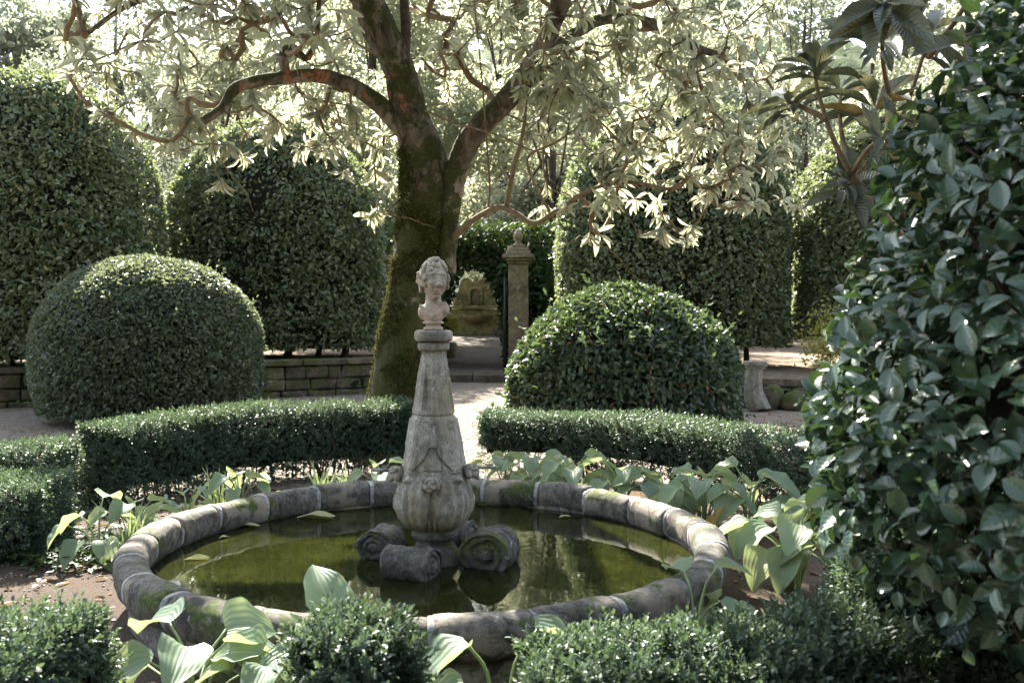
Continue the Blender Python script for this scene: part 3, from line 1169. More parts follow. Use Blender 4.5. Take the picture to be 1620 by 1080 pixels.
def head_mesh():
    nu, nv = 80, 110
    sc_ = .86
    v = []
    for i_ in range(nu + 1):
        p_ = PI * i_ / nu
        for j_ in range(nv):
            t_ = 2 * PI * j_ / nv
            v.append((math.sin(p_) * math.sin(t_), -math.sin(p_) * math.cos(t_), math.cos(p_)))
    v = np.array(v)
    x, y, z = v[:, 0] * .074, v[:, 1] * .092, v[:, 2] * .118
    # jaw narrows, back of the skull drops less
    jaw = np.clip(-z / .118, 0, 1)
    x = x * (1 - .30 * jaw ** 1.6)
    y = np.where(y < 0, y * (1 - .05 * jaw), y * (1 - .45 * jaw))
    y = y - .018 * jaw ** 2
    fr = np.clip(-v[:, 1] * 1.6 - .25, 0, 1)

    def ga(cx, cz, sx, sz):
        return np.exp(-((x - cx) / sx) ** 2 - ((z - cz) / sz) ** 2)
    d = np.zeros_like(x)
    prof = np.interp(z, [-.052, -.043, -.034, -.02, .02, .036], [0, .010, .031, .027, .010, .002])
    d += .72 * prof * np.exp(-(x / (.0105 + .004 * (z < -.02))) ** 2)
    d += .009 * (ga(-.013, -.036, .008, .007) + ga(.013, -.036, .008, .007))
    for s_ in (-1, 1):
        d -= .017 * ga(s_ * .031, .012, .019, .013)
        d += .011 * ga(s_ * .032, .010, .013, .0075)
        d -= .004 * ga(s_ * .032, .0035, .014, .003)
        d += .006 * ga(s_ * .03, .034, .022, .006)
        d += .006 * ga(s_ * .042, -.03, .018, .02)
        d -= .005 * ga(s_ * .026, -.062, .007, .014)
    d += .010 * ga(0, -.064, .018, .0055)
    d -= .008 * ga(0, -.0705, .022, .0022)
    d += .010 * ga(0, -.077, .015, .0055)
    d -= .007 * ga(0, -.087, .018, .005)
    d += .012 * ga(0, -.105, .02, .012)
    y = y - d * fr * 1.35
    V_ = np.stack([x, y, z], 1) * sc_
    f = [(i_ * nv + j_, i_ * nv + (j_ + 1) % nv, (i_ + 1) * nv + (j_ + 1) % nv, (i_ + 1) * nv + j_) for i_ in range(nu) for j_ in range(nv)]
    f = [tuple(reversed(q)) for q in f]
    return V_, f, sc_


hv, hf, hs = head_mesh()
yaw, til = math.radians(24), math.radians(-4)
Ry = np.array([[math.cos(yaw), -math.sin(yaw), 0], [math.sin(yaw), math.cos(yaw), 0], [0, 0, 1]])
Rx = np.array([[1, 0, 0], [0, math.cos(til), -math.sin(til)], [0, math.sin(til), math.cos(til)]])
roll = math.radians(3)
Rr = np.array([[math.cos(roll), 0, math.sin(roll)], [0, 1, 0], [-math.sin(roll), 0, math.cos(roll)]])
HR = Ry @ Rx @ Rr
HC = BO + np.array([.004, -.01, zp(444) - bz])
g = Geo()
g.add(hv @ HR.T + HC, hf)
put('head', g.mesh('head'), 'bust', bust)
# neck and chest with a fold of cloth
g = Geo()
zb_ = lambda py: zp(py) - bz
g.tube([BO + np.array([.002, .012, zb_(462)]), BO + np.array([0, .012, zb_(478)]), BO + np.array([-.002, .012, zb_(490)])], [.039, .040, .046], 20)
g.ball(BO + np.array([0, .012, zb_(493)]), (.070, .052, .045))
g.ball(BO + np.array([-.045, .01, zb_(494)]), (.034, .044, .040))
g.ball(BO + np.array([.047, .012, zb_(490)]), (.034, .044, .042))
g.ball(BO + np.array([0, -.004, zb_(500)]), (.056, .044, .036))
g.tube([BO + np.array([0, .004, zb_(500)]), BO + np.array([0, .004, zb_(513)])], [.044, .036], 20)
nfold = 7
for q in range(nfold):                        # folds of cloth across the chest
    t = q / (nfold - 1)
    a = BO + np.array([-.066 + .03 * t, -.018, zb_(482 + 9 * t)])
    b = BO + np.array([.0 + .01 * t, -.050 + .004 * t, zb_(500 + 7 * t)])
    c_ = BO + np.array([.066 - .02 * t, -.016, zb_(478 + 12 * t)])
    g.tube(smooth_path([a, b, c_], 14), .0072, 8)
me = remesh(g.mesh('shoulders'), .0045, 1)
put('shoulders', roughen(me, .0012, 40, 3), 'bust', bust)
g = Geo()
g.lathe([(.047, 0), (.050, .006), (.049, .014), (.040, .018), (.036, .026), (.043, .031), (.055, .034), (.055, .040), (.045, .044), (.04, .05), (.04, .058)], (BO[0], BO[1], bz), 40)
put('socle', roughen(g.mesh('socle'), .0015, 25), 'bust', bust)
# hair: curls heaped round the head
g = Geo()
rs = random.Random(5)
cnt = 0
while cnt < 300:
    v = np.array([rs.gauss(0, 1), rs.gauss(0, 1), rs.gauss(0, 1)])
    v /= np.linalg.norm(v)
    fz = v[2]
    ok = fz > .60 or (v[1] > .1 and fz > -.5) or (abs(v[0]) > .84 and fz > -.3) or (v[1] < 0 and fz > .42 and abs(v[0]) > .5)
    if not ok:
        continue
    cnt += 1
    p = v * np.array([.078, .096, .121]) * hs
    r_ = rs.uniform(.007, .0125)
    p = HR @ (p * (1 + rs.uniform(.0, .06))) + HC
    g.ball(p, r_ * np.array([1, .9, 1.1]), None, 10, 7)
for q in range(26):                           # ringlets down the sides
    s_ = 1 if q % 2 else -1
    zz0 = rs.uniform(-.06, .05)
    p = HR @ (np.array([s_ * (.073 + rs.uniform(-.004, .016)), rs.uniform(-.012, .05), zz0]) * hs) + HC
    g.ball(p, rs.uniform(.008, .012), None, 10, 7)
g.ball(HC + HR @ (np.array([-.018, -.045, .118]) * hs), (.017, .016, .015))
g.ball(HC + HR @ (np.array([.004, -.04, .123]) * hs), (.014, .015, .013))
me = remesh(g.mesh('hair'), .003, 1)
put('hair', me, 'bust', bust)

# ------------------------------------------------------------------ low box hedges
def hedge_run(label, pts, h, wd, n, leggy=0.0, legs_end=1.0, size=.026, per=8, shoot=.055, tpl=T_TINY, group='low box hedges round the pond', lump=.035, seed=0, stems=10, floor=None, core_lift=.32):
    """a clipped run of box along a line of ground points"""
    path = smooth_path(np.array([(x, y, 0) for x, y in pts]), 40)
    seg = np.linalg.norm(np.diff(path, axis=0), axis=1)
    cum = np.concatenate([[0], np.cumsum(seg)])
    L = cum[-1]
    c0 = path[len(path) // 2]
    fl_ = gz(c0[0], c0[1])
    t = thing('box_hedge', label, 'hedge', (c0[0], c0[1], fl_), group)

    def at(s_):
        x = np.interp(s_, cum, path[:, 0])
        y = np.interp(s_, cum, path[:, 1])
        dx = np.interp(s_ + .1, cum, path[:, 0]) - np.interp(s_ - .1, cum, path[:, 0])
        dy = np.interp(s_ + .1, cum, path[:, 1]) - np.interp(s_ - .1, cum, path[:, 1])
        d_ = np.stack([dx, dy], -1)
        d_ = d_ / (np.linalg.norm(d_, axis=-1, keepdims=True) + 1e-9)
        return np.stack([x, y], -1), np.stack([-d_[:, 1], d_[:, 0]], -1), d_
    # cross-section: rounded top, sides
    per_ = 2 * h + wd
    e = wd * .9
    s_ = R.random(n) * (L + e * 2) - e
    q = R.random(n) * per_
    sidev = np.where(q < h, -1.0, np.where(q > h + wd, 1.0, 0.0))
    off = np.where(sidev == 0, q - h - wd / 2, sidev * wd / 2)
    zz_ = np.where(q < h, q, np.where(q > h + wd, q - h - wd, h))
    # end caps
    capm = (s_ < 0) | (s_ > L)
    off = np.where(capm, (R.random(n) - .5) * wd, off)
    zz_ = np.where(capm, R.random(n) * h, zz_)
    cs = np.clip(s_, 0, L)
    xy, nr2, tg = at(cs)
    # round the shoulder
    rr_ = .12
    nz = np.where(sidev == 0, 1.0, sstep(zz_, h - rr_ * 1.3, h))
    nn = np.where(sidev == 0, off / (wd / 2) * .35, sidev)
    nn = np.where(capm, 0, nn)
    ne = np.where(capm, np.where(s_ < 0, -1.0, 1.0), 0.0)
    nz = np.where(capm, sstep(zz_, h - rr_, h), nz)
    inx = np.where((sidev != 0) & ~capm, 1 - .25 * sstep(zz_, h - rr_, h) - .12 * sstep(zz_, .25, 0), 1)
    p = np.stack([xy[:, 0] + nr2[:, 0] * off * inx, xy[:, 1] + nr2[:, 1] * off * inx, zz_], 1)
    p[:, 2] -= np.where(sidev == 0, .35 * rr_ * (np.abs(off) / (wd / 2)) ** 3, 0)
    nrm = np.stack([nr2[:, 0] * nn + tg[:, 0] * ne, nr2[:, 1] * nn + tg[:, 1] * ne, nz], 1)
    nrm = unit(nrm)
    lumpv = wobble(p, 2.2, seed) * lump + wobble(p, 7, seed + 2) * lump * .7 + wobble(p, 16, seed + 5) * lump * .3
    p = p + nrm * lumpv[:, None] - nrm * (R.random(n) ** 1.5 * .09)[:, None]
    # bare legs low down
    keep = np.ones(n, bool)
    if leggy > 0:
        lim = leggy * h * (1 + (legs_end - 1) * (.5 - cs / L)) * (.75 + .5 * wobble(p, 3.2, seed + 8) + .35 * wobble(p, 9, seed + 1))
        keep = (p[:, 2] > lim) | (R.random(n) < .10)
    p, nrm = p[keep], nrm[keep]
    p[:, 2] += fl_ 
    leaves('foliage', [sprigs(p, nrm, size, per, shoot, tpl=tpl)], 'box', t)
    # dark twiggy heart, lifted off the ground
    g = Geo()
    m_ = 30
    ss = np.linspace(.03, L - .03, m_)
    xy, nr2, tg = at(ss)
    lo, hi_, ww_ = fl_ + max(.03, leggy * h * 1.05 + (core_lift * h * .3 if leggy else 0)), fl_ + h - .09, wd / 2 - .085
    vs = []
    for k_ in range(m_):
        for o_, z_ in ((-ww_ * .8, lo), (-ww_, (lo + hi_) / 2), (-ww_ * .8, hi_), (ww_ * .8, hi_), (ww_, (lo + hi_) / 2), (ww_ * .8, lo)):
            vs.append((xy[k_, 0] + nr2[k_, 0] * o_, xy[k_, 1] + nr2[k_, 1] * o_, z_))
    fs = [(a_ * 6 + b_, a_ * 6 + (b_ + 1) % 6, (a_ + 1) * 6 + (b_ + 1) % 6, (a_ + 1) * 6 + b_) for a_ in range(m_ - 1) for b_ in range(6)]
    fs += [tuple(range(5, -1, -1)), tuple(range((m_ - 1) * 6, m_ * 6))]
    g.add(vs, fs)
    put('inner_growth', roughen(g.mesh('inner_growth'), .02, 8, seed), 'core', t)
    # stems
    paths = []
    for k_ in range(stems * 5):
        s0 = np.array([R.random() * L])
        xy, nr2, tg = at(s0)
        o_ = (R.random() - .5) * wd * .7
        x, y = xy[0] + nr2[0] * o_
        top = h * (.45 + .4 * R.random())
        pts_ = smooth_path([(x, y, fl_ - .03), (x + .03 * R.normal(), y + .03 * R.normal(), fl_ + top * .5), (x + .07 * R.normal(), y + .07 * R.normal(), fl_ + top)], 6)
        paths.append((pts_, np.linspace(.009, .004, 6) * (.4 + .9 * R.random())))
    v_, f_ = tubes_np(paths, 5)
    put('woody_base', mesh_np('woody_base', v_, f_), 'twig', t)
    return t


def gxy(px, py):
    return tuple(G(px, py, 0)[:2])


hedge_run('long low box hedge before the round topiary, its legs bare towards the tree trunk',
          [(-3.15, 7.55), (-2.75, 8.15), (-2.0, 8.85), (-1.02, 9.3)], .66, .50, 14500, leggy=.17, legs_end=-1.2, seed=1, stems=14)
hedge_run('low box hedge between the hosta row and the shaggy mound on the right',
          [(-.22, 9.15), (.6, 8.95), (1.35, 8.35), (1.95, 7.6), (2.4, 6.8), (2.65, 6.1)], .54, .54, 16000, leggy=.27, legs_end=2.3, seed=2, stems=16)
hedge_run('sunlit topped box hedge block at the left edge of the picture, behind the darker one',
          [(-5.0, 6.75), (-4.0, 6.95), (-3.2, 7.05)], .58, .62, 9000, leggy=.0, seed=3, stems=8)
hedge_run('dark box hedge block at the left edge beside the small hostas',
          [(-4.6, 5.75), (-3.6, 5.85), (-2.78, 5.95)], .46, .7, 9000, leggy=.0, seed=4, stems=8)

BOXN = dict(size=.027, per=11, shoot=.075, tpl=T_MID, stems=12)
hedge_run('nearest box hedge in the bottom left corner, below the bare soil patch', [(-2.6, 3.0), (-1.9, 2.9), (-1.28, 2.85)], .56, .52, 6000, seed=5, lump=.055, **BOXN)
hedge_run('small rounded box bush at the bottom centre, in front of the pond rim', [(-.53, 2.75), (-.44, 2.72), (-.355, 2.75)], .56, .22, 2700, seed=6, lump=.05, **BOXN)
hedge_run('long box hedge along the bottom right, in front of the pond rim', [(.06, 2.74), (.6, 2.8), (1.05, 2.9)], .505, .38, 6500, seed=7, lump=.055, **BOXN)
hedge_run('shaded box hedge under the glossy camellia in the bottom right corner', [(1.2, 3.45), (1.7, 3.3), (2.4, 3.1)], .62, .55, 8000, seed=8, lump=.06, **BOXN)

# ------------------------------------------------------------------ topiary
clipped('topiary_dome', 'round clipped topiary dome with fine leaves and a sunlit crest, on the left', 'topiary', (P(237, 600, 13.4)[0], 13.4), 1.47, 1.47, .12, 2.17, .95,
        52000, .064, 'dome_small', k=2.2, lump=.04, seed=1, base_in=.07, inset=.12, shrink=.22, spiky=.5, aspect=.5, jit=.75, group='clipped domes')
clipped('topiary_dome', 'broad shaggy topiary mound with larger drooping leaves, right of the pillar', 'topiary', (P(985, 600, 12.9)[0], 12.9), 1.50, 1.45, .06, 1.72, .55,
        23000, .105, 'dome_big', k=2.0, lump=.085, seed=4, base_in=.03, inset=.2, shrink=.3, spiky=.85, aspect=.42, jit=.75, droop=.45, group='clipped domes')
HK = dict(mat='hedge', k=2.1, plan=2.6, size=.09, aspect=.56, jit=.85, spiky=.4, inset=.2, shrink=.3, group='tall clipped hedges')
clipped('clipped_hedge', 'tallest bullet-shaped clipped hedge at the left edge, behind the round topiary', 'hedge', (-7.7, 16.2), 1.95, 1.7, .68, 5.3, 2.3, n=50000, lump=.07, seed=2, trunk=5, floor=.5, thin=.75, **HK)
clipped('clipped_hedge', 'wide clipped hedge left of the tree trunk, with hollows worn in its face', 'hedge', (-4.35, 18.6), 2.0, 1.5, .72, 4.95, 2.4, n=52000, lump=.12, seed=7, trunk=6, floor=.5, thin=.38, **HK)
clipped('clipped_hedge', 'wide round-shouldered clipped hedge behind the shaggy mound, right of the gate pillar', 'hedge', (2.95, 18.3), 2.1, 1.5, .78, 5.25, 3.0, n=52000, lump=.07, seed=11, trunk=6, floor=.38, thin=.7, **HK)
clipped('clipped_hedge', 'narrow sunlit domed hedge in the gap beside the camellia on the right', 'hedge', (6.8, 18.2), 1.64, 1.5, .9, 5.0, 2.9, n=44000, lump=.08, seed=15, trunk=4, floor=.38, thin=.7, **HK)
clipped('clipped_hedge', 'clipped hedge mostly hidden behind the camellia at the right edge', 'hedge', (9.9, 17.5), 1.9, 1.5, .9, 4.3, 3.0, n=20000, lump=.08, seed=19, trunk=0, floor=.38, **HK)


# ------------------------------------------------------------------ old loquat tree
LB = P(622, 725, 10.0)
tree = thing('loquat_tree', 'old leaning loquat tree with a mossy forked trunk and sunlit drooping leaves over the pond', 'tree', (LB[0], LB[1], 0))


def pr(l):
    return np.array([(*P(a, b, D), r * D / FPX) for a, b, D, r in l])


def limb(name, l, n=40, seg=18, amp=.012, seed=0, mat='bark'):
    p = smooth_path(pr(l), n)
    g = Geo()
    g.tube(p[:, :3], p[:, 3], seg)
    me = roughen(g.mesh(name), amp, 4, seed, amp * .35)
    if seg >= 28:
        me = roughen(me, .006, 16, seed + 2, .003)
    put(name, me, mat, tree)
    return p


trunk = limb('trunk', [(610, 760, 10, 60), (615, 700, 10, 47), (627, 600, 10, 37), (646, 500, 10, 38), (664, 400, 10, 38), (674, 310, 10, 40), (667, 240, 9.95, 34), (648, 180, 9.9, 26), (627, 100, 9.8, 25), (588, 20, 9.7, 27), (560, -60, 9.6, 28), (520, -160, 9.4, 24), (490, -240, 9.0, 16)], 220, 56, .018, 1)
bough = limb('bough', [(702, 430, 9.95, 18), (710, 340, 9.93, 18.5), (725, 262, 9.9, 18), (753, 207, 9.8, 18), (795, 165, 9.7, 17), (835, 115, 9.5, 16), (870, 50, 9.2, 14), (900, -40, 8.9, 17), (930, -150, 8.6, 13), (950, -240, 8.2, 9)], 120, 32, .012, 4)
br1 = limb('branch', [(640, 205, 9.9, 16), (600, 165, 9.8, 14), (555, 136, 9.6, 13), (505, 120, 9.4, 12), (450, 123, 9.2, 10), (400, 130, 9.1, 9), (370, 142, 9.0, 9), (352, 170, 8.9, 7), (322, 192, 8.8, 6)], 50, 14, .008, 6)
br2 = limb('branch', [(716, 376, 9.9, 7), (750, 347, 9.7, 4.6), (788, 328, 9.5, 4.2), (815, 337, 9.4, 4), (845, 353, 9.3, 4), (880, 334, 9.2, 3.6), (930, 302, 9.0, 3.2), (990, 288, 8.9, 4), (1060, 300, 8.8, 3)], 50, 10, .005, 7, 'twig')
br3 = limb('branch', [(840, 110, 9.5, 11), (900, 60, 9.6, 10), (960, 30, 9.8, 9), (1040, 40, 9.9, 8), (1100, 75, 9.9, 7), (1150, 90, 9.8, 5)], 40, 12, .006, 8)
br4 = limb('branch', [(575, 0, 9.7, 13), (500, -40, 9.4, 11), (400, -50, 9.2, 9), (300, -30, 9.0, 7), (200, 10, 8.8, 5), (130, 60, 8.6, 4)], 40, 12, .006, 9)
br5 = limb('branch', [(890, -10, 9.0, 13), (980, -80, 8.5, 11), (1080, -120, 8.0, 9), (1200, -150, 7.6, 7)], 30, 12, .006, 10)
br6 = limb('branch', [(500, -220, 9.0, 12), (560, -380, 8.2, 10), (620, -560, 7.4, 8), (700, -800, 6.6, 6)], 30, 12, .006, 11)
br7 = limb('branch', [(945, -220, 8.2, 9), (900, -400, 7.6, 8), (880, -600, 7.0, 6), (900, -850, 6.2, 5)], 30, 10, .006, 12)
br8 = limb('branch', [(455, 125, 9.2, 8), (448, 90, 9.2, 8.5), (462, 76, 9.25, 8), (485, 92, 9.3, 6), (500, 60, 9.3, 4), (505, 0, 9.2, 3)], 30, 10, .006, 13, 'bark')
br9 = limb('branch', [(638, 110, 9.8, 9), (642, 50, 9.8, 8), (640, -20, 9.7, 7), (660, -120, 9.4, 5)], 24, 10, .005, 14, 'dark_twig')
for l in ([(768, 345, 9.6, 2.2), (775, 300, 9.6, 1.8), (768, 200, 9.6, 1.6), (762, 120, 9.6, 1.5), (750, 0, 9.6, 1.4)],
          [(672, 175, 9.7, 2), (720, 195, 9.6, 1.7), (790, 215, 9.5, 1.6), (850, 240, 9.4, 1.5), (960, 250, 9.3, 1.2)],
          [(802, 325, 9.45, 5), (812, 270, 9.4, 4), (826, 215, 9.4, 3), (835, 150, 9.4, 2.5)],
          [(870, 335, 9.2, 3), (850, 300, 9.2, 2.5), (835, 250, 9.2, 2), (880, 225, 9.1, 2), (930, 190, 9.0, 1.5)]):
    limb('vine', l, 30, 6, .003, 3, 'twig')

# cushions of moss and small ferns on the side of the trunk turned to the pond
tm = next(o for o in bpy.data.objects if o.name == 'trunk').data
tv = np.empty(len(tm.vertices) * 3, dtype=np.float32)
tn = np.empty(len(tm.vertices) * 3, dtype=np.float32)
tm.vertices.foreach_get("co", tv)
tm.vertices.foreach_get("normal", tn)
tv, tn = tv.reshape(-1, 3).astype(float), tn.reshape(-1, 3).astype(float)
sel = np.nonzero((tn[:, 1] < .1) & (tv[:, 2] < 3.1) & (wobble(tv, 3.4, 2) + .45 * wobble(tv, 9, 5) > -.30 + .62 * np.clip(tv[:, 2] - 1.9, 0, 1.3)))[0]
pick = R.choice(sel, 15000)
mp_ = tv[pick] + rnd(15000) * .012
mclouds = [leaf_cloud(mp_, rnd(15000) + tn[pick] * .8, tn[pick] + rnd(15000) * .6, .024 * (.5 + R.random(15000)), .014, T_TINY)]
for px, py in ((668, 352), (655, 395), (640, 470), (676, 330), (630, 520)):
    i = np.argmin(np.linalg.norm(tv - P(px, py, 9.75), axis=1))
    f_ax = unit(rnd(40) * .6 + tn[i] + np.array([0, 0, .35]))
    mclouds.append(leaf_cloud(tv[i] + f_ax * R.random((40, 1)) * .10, rnd(40) + f_ax, tn[i] + rnd(40) * .4 + np.array([0, 0, .6]), .035, .012, T_TINY))
leaves('moss', mclouds, 'moss', tree)

# lit places (photo pixels, height, radius m): gaps are left in the overhead crown along the sun's way to them
LIT = [((960, 868), ZW, .36), ((1040, 905), ZW, .24), ((400, 880), ZW, .34), ((500, 870), ZW, .12), ((250, 855), .4, .22), ((1125, 880), .4, .14),
       ((120, 945), .1, .3), ((240, 930), .2, .14), ((1200, 850), .4, .14), ((1310, 690), 1.25, .2), ((20, 690), .6, .5), ((90, 690), .6, .4), ((570, 640), .62, .3), ((640, 650), .62, .2),
       ((760, 700), 0, .5), ((620, 730), 0, .5), ((930, 725), 0, .5), ((540, 740), 0, .4), ((1050, 720), 0, .3), ((450, 760), 0, .3),
       ((200, 450), 2.0, .5), ((1000, 470), 1.6, .3), ((850, 560), 1.0, .3), ((1240, 815), .0, .3), ((900, 1000), .6, .18), ((1060, 960), .7, .2), ((330, 1000), .55, .15), ((80, 980), .7, .2)]
lit = []
for (a, b), z, r_ in LIT:
    q = G(a, b, z)
    lit.append((q, r_))


def lets_through(p):
    for q, r_ in lit:
        t = (p[2] - q[2]) / SDIR[2]
        x = p - SDIR * t - q
        if x[0] ** 2 + (x[1] * .8) ** 2 < (r_ + (.24 if q[2] == ZW else .13)) ** 2:
            return True
    return False


# rosettes of leaves: where the crown hangs in the picture, and overhead where it shades the pond
zones = [  # x0, x1, y0, y1, D0, D1, count
    (100, 330, -10, 120, 7.6, 10, 70), (120, 330, 100, 215, 8.2, 9.8, 46), (330, 600, -10, 110, 8, 10.6, 84), (250, 420, 170, 250, 8.6, 9.4, 26),
    (420, 620, 150, 290, 9.0, 10.4, 50), (390, 560, 125, 200, 9.4, 10.4, 24), (640, 820, -10, 110, 9.2, 11, 50), (700, 800, 100, 210, 10, 11, 10), (820, 960, 60, 240, 8.4, 9.4, 95),
    (840, 1000, -10, 80, 8.6, 10.4, 44), (960, 1240, -10, 130, 8.6, 11, 130), (940, 1250, 110, 320, 8.6, 10.6, 165), (840, 960, 225, 330, 9, 9.8, 22),
    (1000, 1100, 320, 385, 8.7, 9.2, 7), (570, 605, 290, 370, 9.2, 9.5, 5), (930, 975, 330, 390, 9, 9.4, 4), (90, 200, 30, 130, 8.0, 9, 14), (1150, 1280, 180, 330, 8.6, 9.4, 26)]
ros = []
for x0, x1, y0, y1, D0, D1, n in zones:
    for _ in range(n):
        p = P(R.uniform(x0, x1), R.uniform(y0, y1), R.uniform(D0, D1 + .8))
        if not lets_through(p) and wobble(p[None], 1.9, 3)[0] > -.27:
            ros.append(p)
ros.append(P(350, 290, 8.8))
ros.append(P(1045, 365, 8.8))
n_in = len(ros)
def landing(p, z=.3):
    return p - SDIR * ((p[2] - z) / SDIR[2])


over = []
while len(over) < 1350:
    p = np.array([R.uniform(-5.6, 3.2), R.uniform(4.2, 13.5), R.uniform(4.0, 7.6)])
    a, b = to_px(p)
    if b > -25:
        continue
    q = landing(p)
    lim_ = 4.5 + 2.6 * sstep(q[0], .6, 1.6)
    if len(over) > 760 and q[0] < .5:
        continue
    if q[1] > lim_ or q[1] < -1.0 or q[0] < -3.1 or q[0] > 3.9:
        continue
    if p[2] > 7.4 - .10 * (p[0] + 1.2) ** 2 or lets_through(p):
        continue
    over.append(p)
pond = []
while len(pond) < 760:                        # the back of the crown, above the frame, that shades the pond
    q = np.array([BC[0] + R.uniform(-1.75, 1.75), BC[1] + R.uniform(-1.3, 1.5), ZW])
    p = q + SDIR * R.uniform(6.3, 9.8)
    if to_px(p)[1] > -25 or lets_through(p):
        continue
    pond.append(p)
over += pond
ros = np.array(ros + over)

# twigs: every rosette grows from the nearest wood
skel = np.concatenate([trunk[95::2], bough[30::2], br1[12:], br2[10:], br3[4:], br4[6:], br5[4:], br6, br7, br8[8:], br9[6:]])
nodes = [skel[:, :3]]
N0 = len(skel)
node_xyz = np.zeros((40000, 3))
node_par = np.full(40000, -1)
node_xyz[:N0] = skel[:, :3]
cntn = N0
order = np.argsort([np.min(np.linalg.norm(skel[:, :3] - r_, axis=1)) for r_ in ros])
tips = []
for oi in order:
    r_ = ros[oi]
    dd = node_xyz[:cntn] - r_
    d_ = np.linalg.norm(dd, axis=1)
    pen = d_ + .25 * np.maximum(0, -dd[:, 2] * -1)        # rather rise from below than hang
    b = int(np.argmin(pen))
    a = node_xyz[b].copy()
    ln = d_[b]
    k_ = max(2, int(ln / .12))
    perp = unit(np.cross(r_ - a, R.normal(size=3))[None])[0]
    perp2 = unit(np.cross(r_ - a, perp)[None])[0]
    amp = ln * R.uniform(.05, .16)
    prev = b
    ph = R.uniform(0, 6)
    for s_ in range(1, k_ + 1):
        t = s_ / k_
        p = a + (r_ - a) * t + perp * amp * math.sin(PI * t) + perp2 * amp * .4 * math.sin(t * 7 + ph) * math.sin(PI * t) + np.array([0, 0, -.10 * ln * math.sin(PI * t)])
        node_xyz[cntn] = p
        node_par[cntn] = prev
        prev = cntn
        cntn += 1
    tips.append((prev, oi))
load = np.zeros(cntn)
for tip, _ in tips:
    i = tip
    while i >= N0:
        load[i] += 1
        i = node_par[i]
children = {}
for i in range(N0, cntn):
    children.setdefault(node_par[i], []).append(i)
paths = []
used = set()
for i in sorted(range(N0, cntn), key=lambda q: -load[q]):
    if i in used:
        continue
    chain = [node_par[i], i]
    used.add(i)
    while True:
        ch = [q for q in children.get(chain[-1], []) if q not in used]
        if not ch:
            break
        nx = max(ch, key=lambda q: load[q])
        used.add(nx)
        chain.append(nx)
    p = node_xyz[chain]
    ld = np.array([load[chain[1]]] + [load[q] for q in chain[1:]])
    paths.append((p, np.minimum(.0058 * np.maximum(ld, 1) ** .42, .034)))
for k_ in range(520):
    b = node_xyz[R.integers(N0, cntn)]
    L_ = R.uniform(.25, .8)
    d = unit(R.normal(size=(1, 3)) * np.array([1, .8, .55]) + np.array([0, 0, -.25]))[0]
    t = np.linspace(0, 1, 9)[:, None]
    wv = np.cumsum(R.normal(size=(9, 3)) * .016, 0)
    wv[0] = 0
    paths.append((b + d * L_ * t + wv + np.array([0, 0, -.25]) * L_ * t * t, np.linspace(.0055, .0028, 9)))
v_, f_ = tubes_np(paths, 5)
put('twig_growth', mesh_np('twig_growth', v_, f_), 'twig', tree)


def rosette(pos, axis_, nl, size, tpl, spread=(.5, 1.25), aspect=.27, hmax=.75):
    """a whorl of leaves round each shoot end"""
    P_, D_, U_, L_ = [], [], [], []
    for p, ax in zip(pos, axis_):
        ax = ax / np.linalg.norm(ax)
        s1 = unit(np.cross(ax, R.normal(size=3))[None])[0]
        s2 = np.cross(ax, s1)
        k_ = max(4, int(nl + R.integers(-5, 4)))
        vs_ = R.uniform(.72, 1.18)
        hang = R.uniform(0, hmax)
        tight = R.uniform(.6, 1.15)
        for q in range(k_):
            a = q * 2.39996 + R.normal() * .25
            sp_ = (R.uniform(*spread) + .35 * q / k_) * tight
            rad_ = s1 * math.cos(a) + s2 * math.sin(a)
            d = ax * math.cos(sp_) + rad_ * math.sin(sp_)
            d[2] -= R.uniform(.0, .35) + hang
            P_.append(p - ax * .07 * q / k_)
            D_.append(d)
            U_.append(ax * .9 - rad_ * .25 + np.array([0, 0, .45]) + R.normal(size=3) * .22)
            L_.append(size * vs_ * R.uniform(.55, 1.15))
    L_ = np.array(L_)
    return leaf_cloud(np.array(P_), np.array(D_), np.array(U_), L_, L_ * aspect * (.85 + .3 * R.random(len(L_))), tpl)


axs = []
tpos = []
for tip, oi in tips:
    d = node_xyz[tip] - node_xyz[node_par[tip]]
    d = d / (np.linalg.norm(d) + 1e-6)
    axs.append(d + np.array([0, 0, .25]) + R.normal(size=3) * .35)
    tpos.append(node_xyz[tip])
axs, tpos = np.array(axs), np.array(tpos)
leaves('crown', [rosette(tpos, axs, 12, .18, T_LOQ, aspect=.235)], 'loquat', tree)

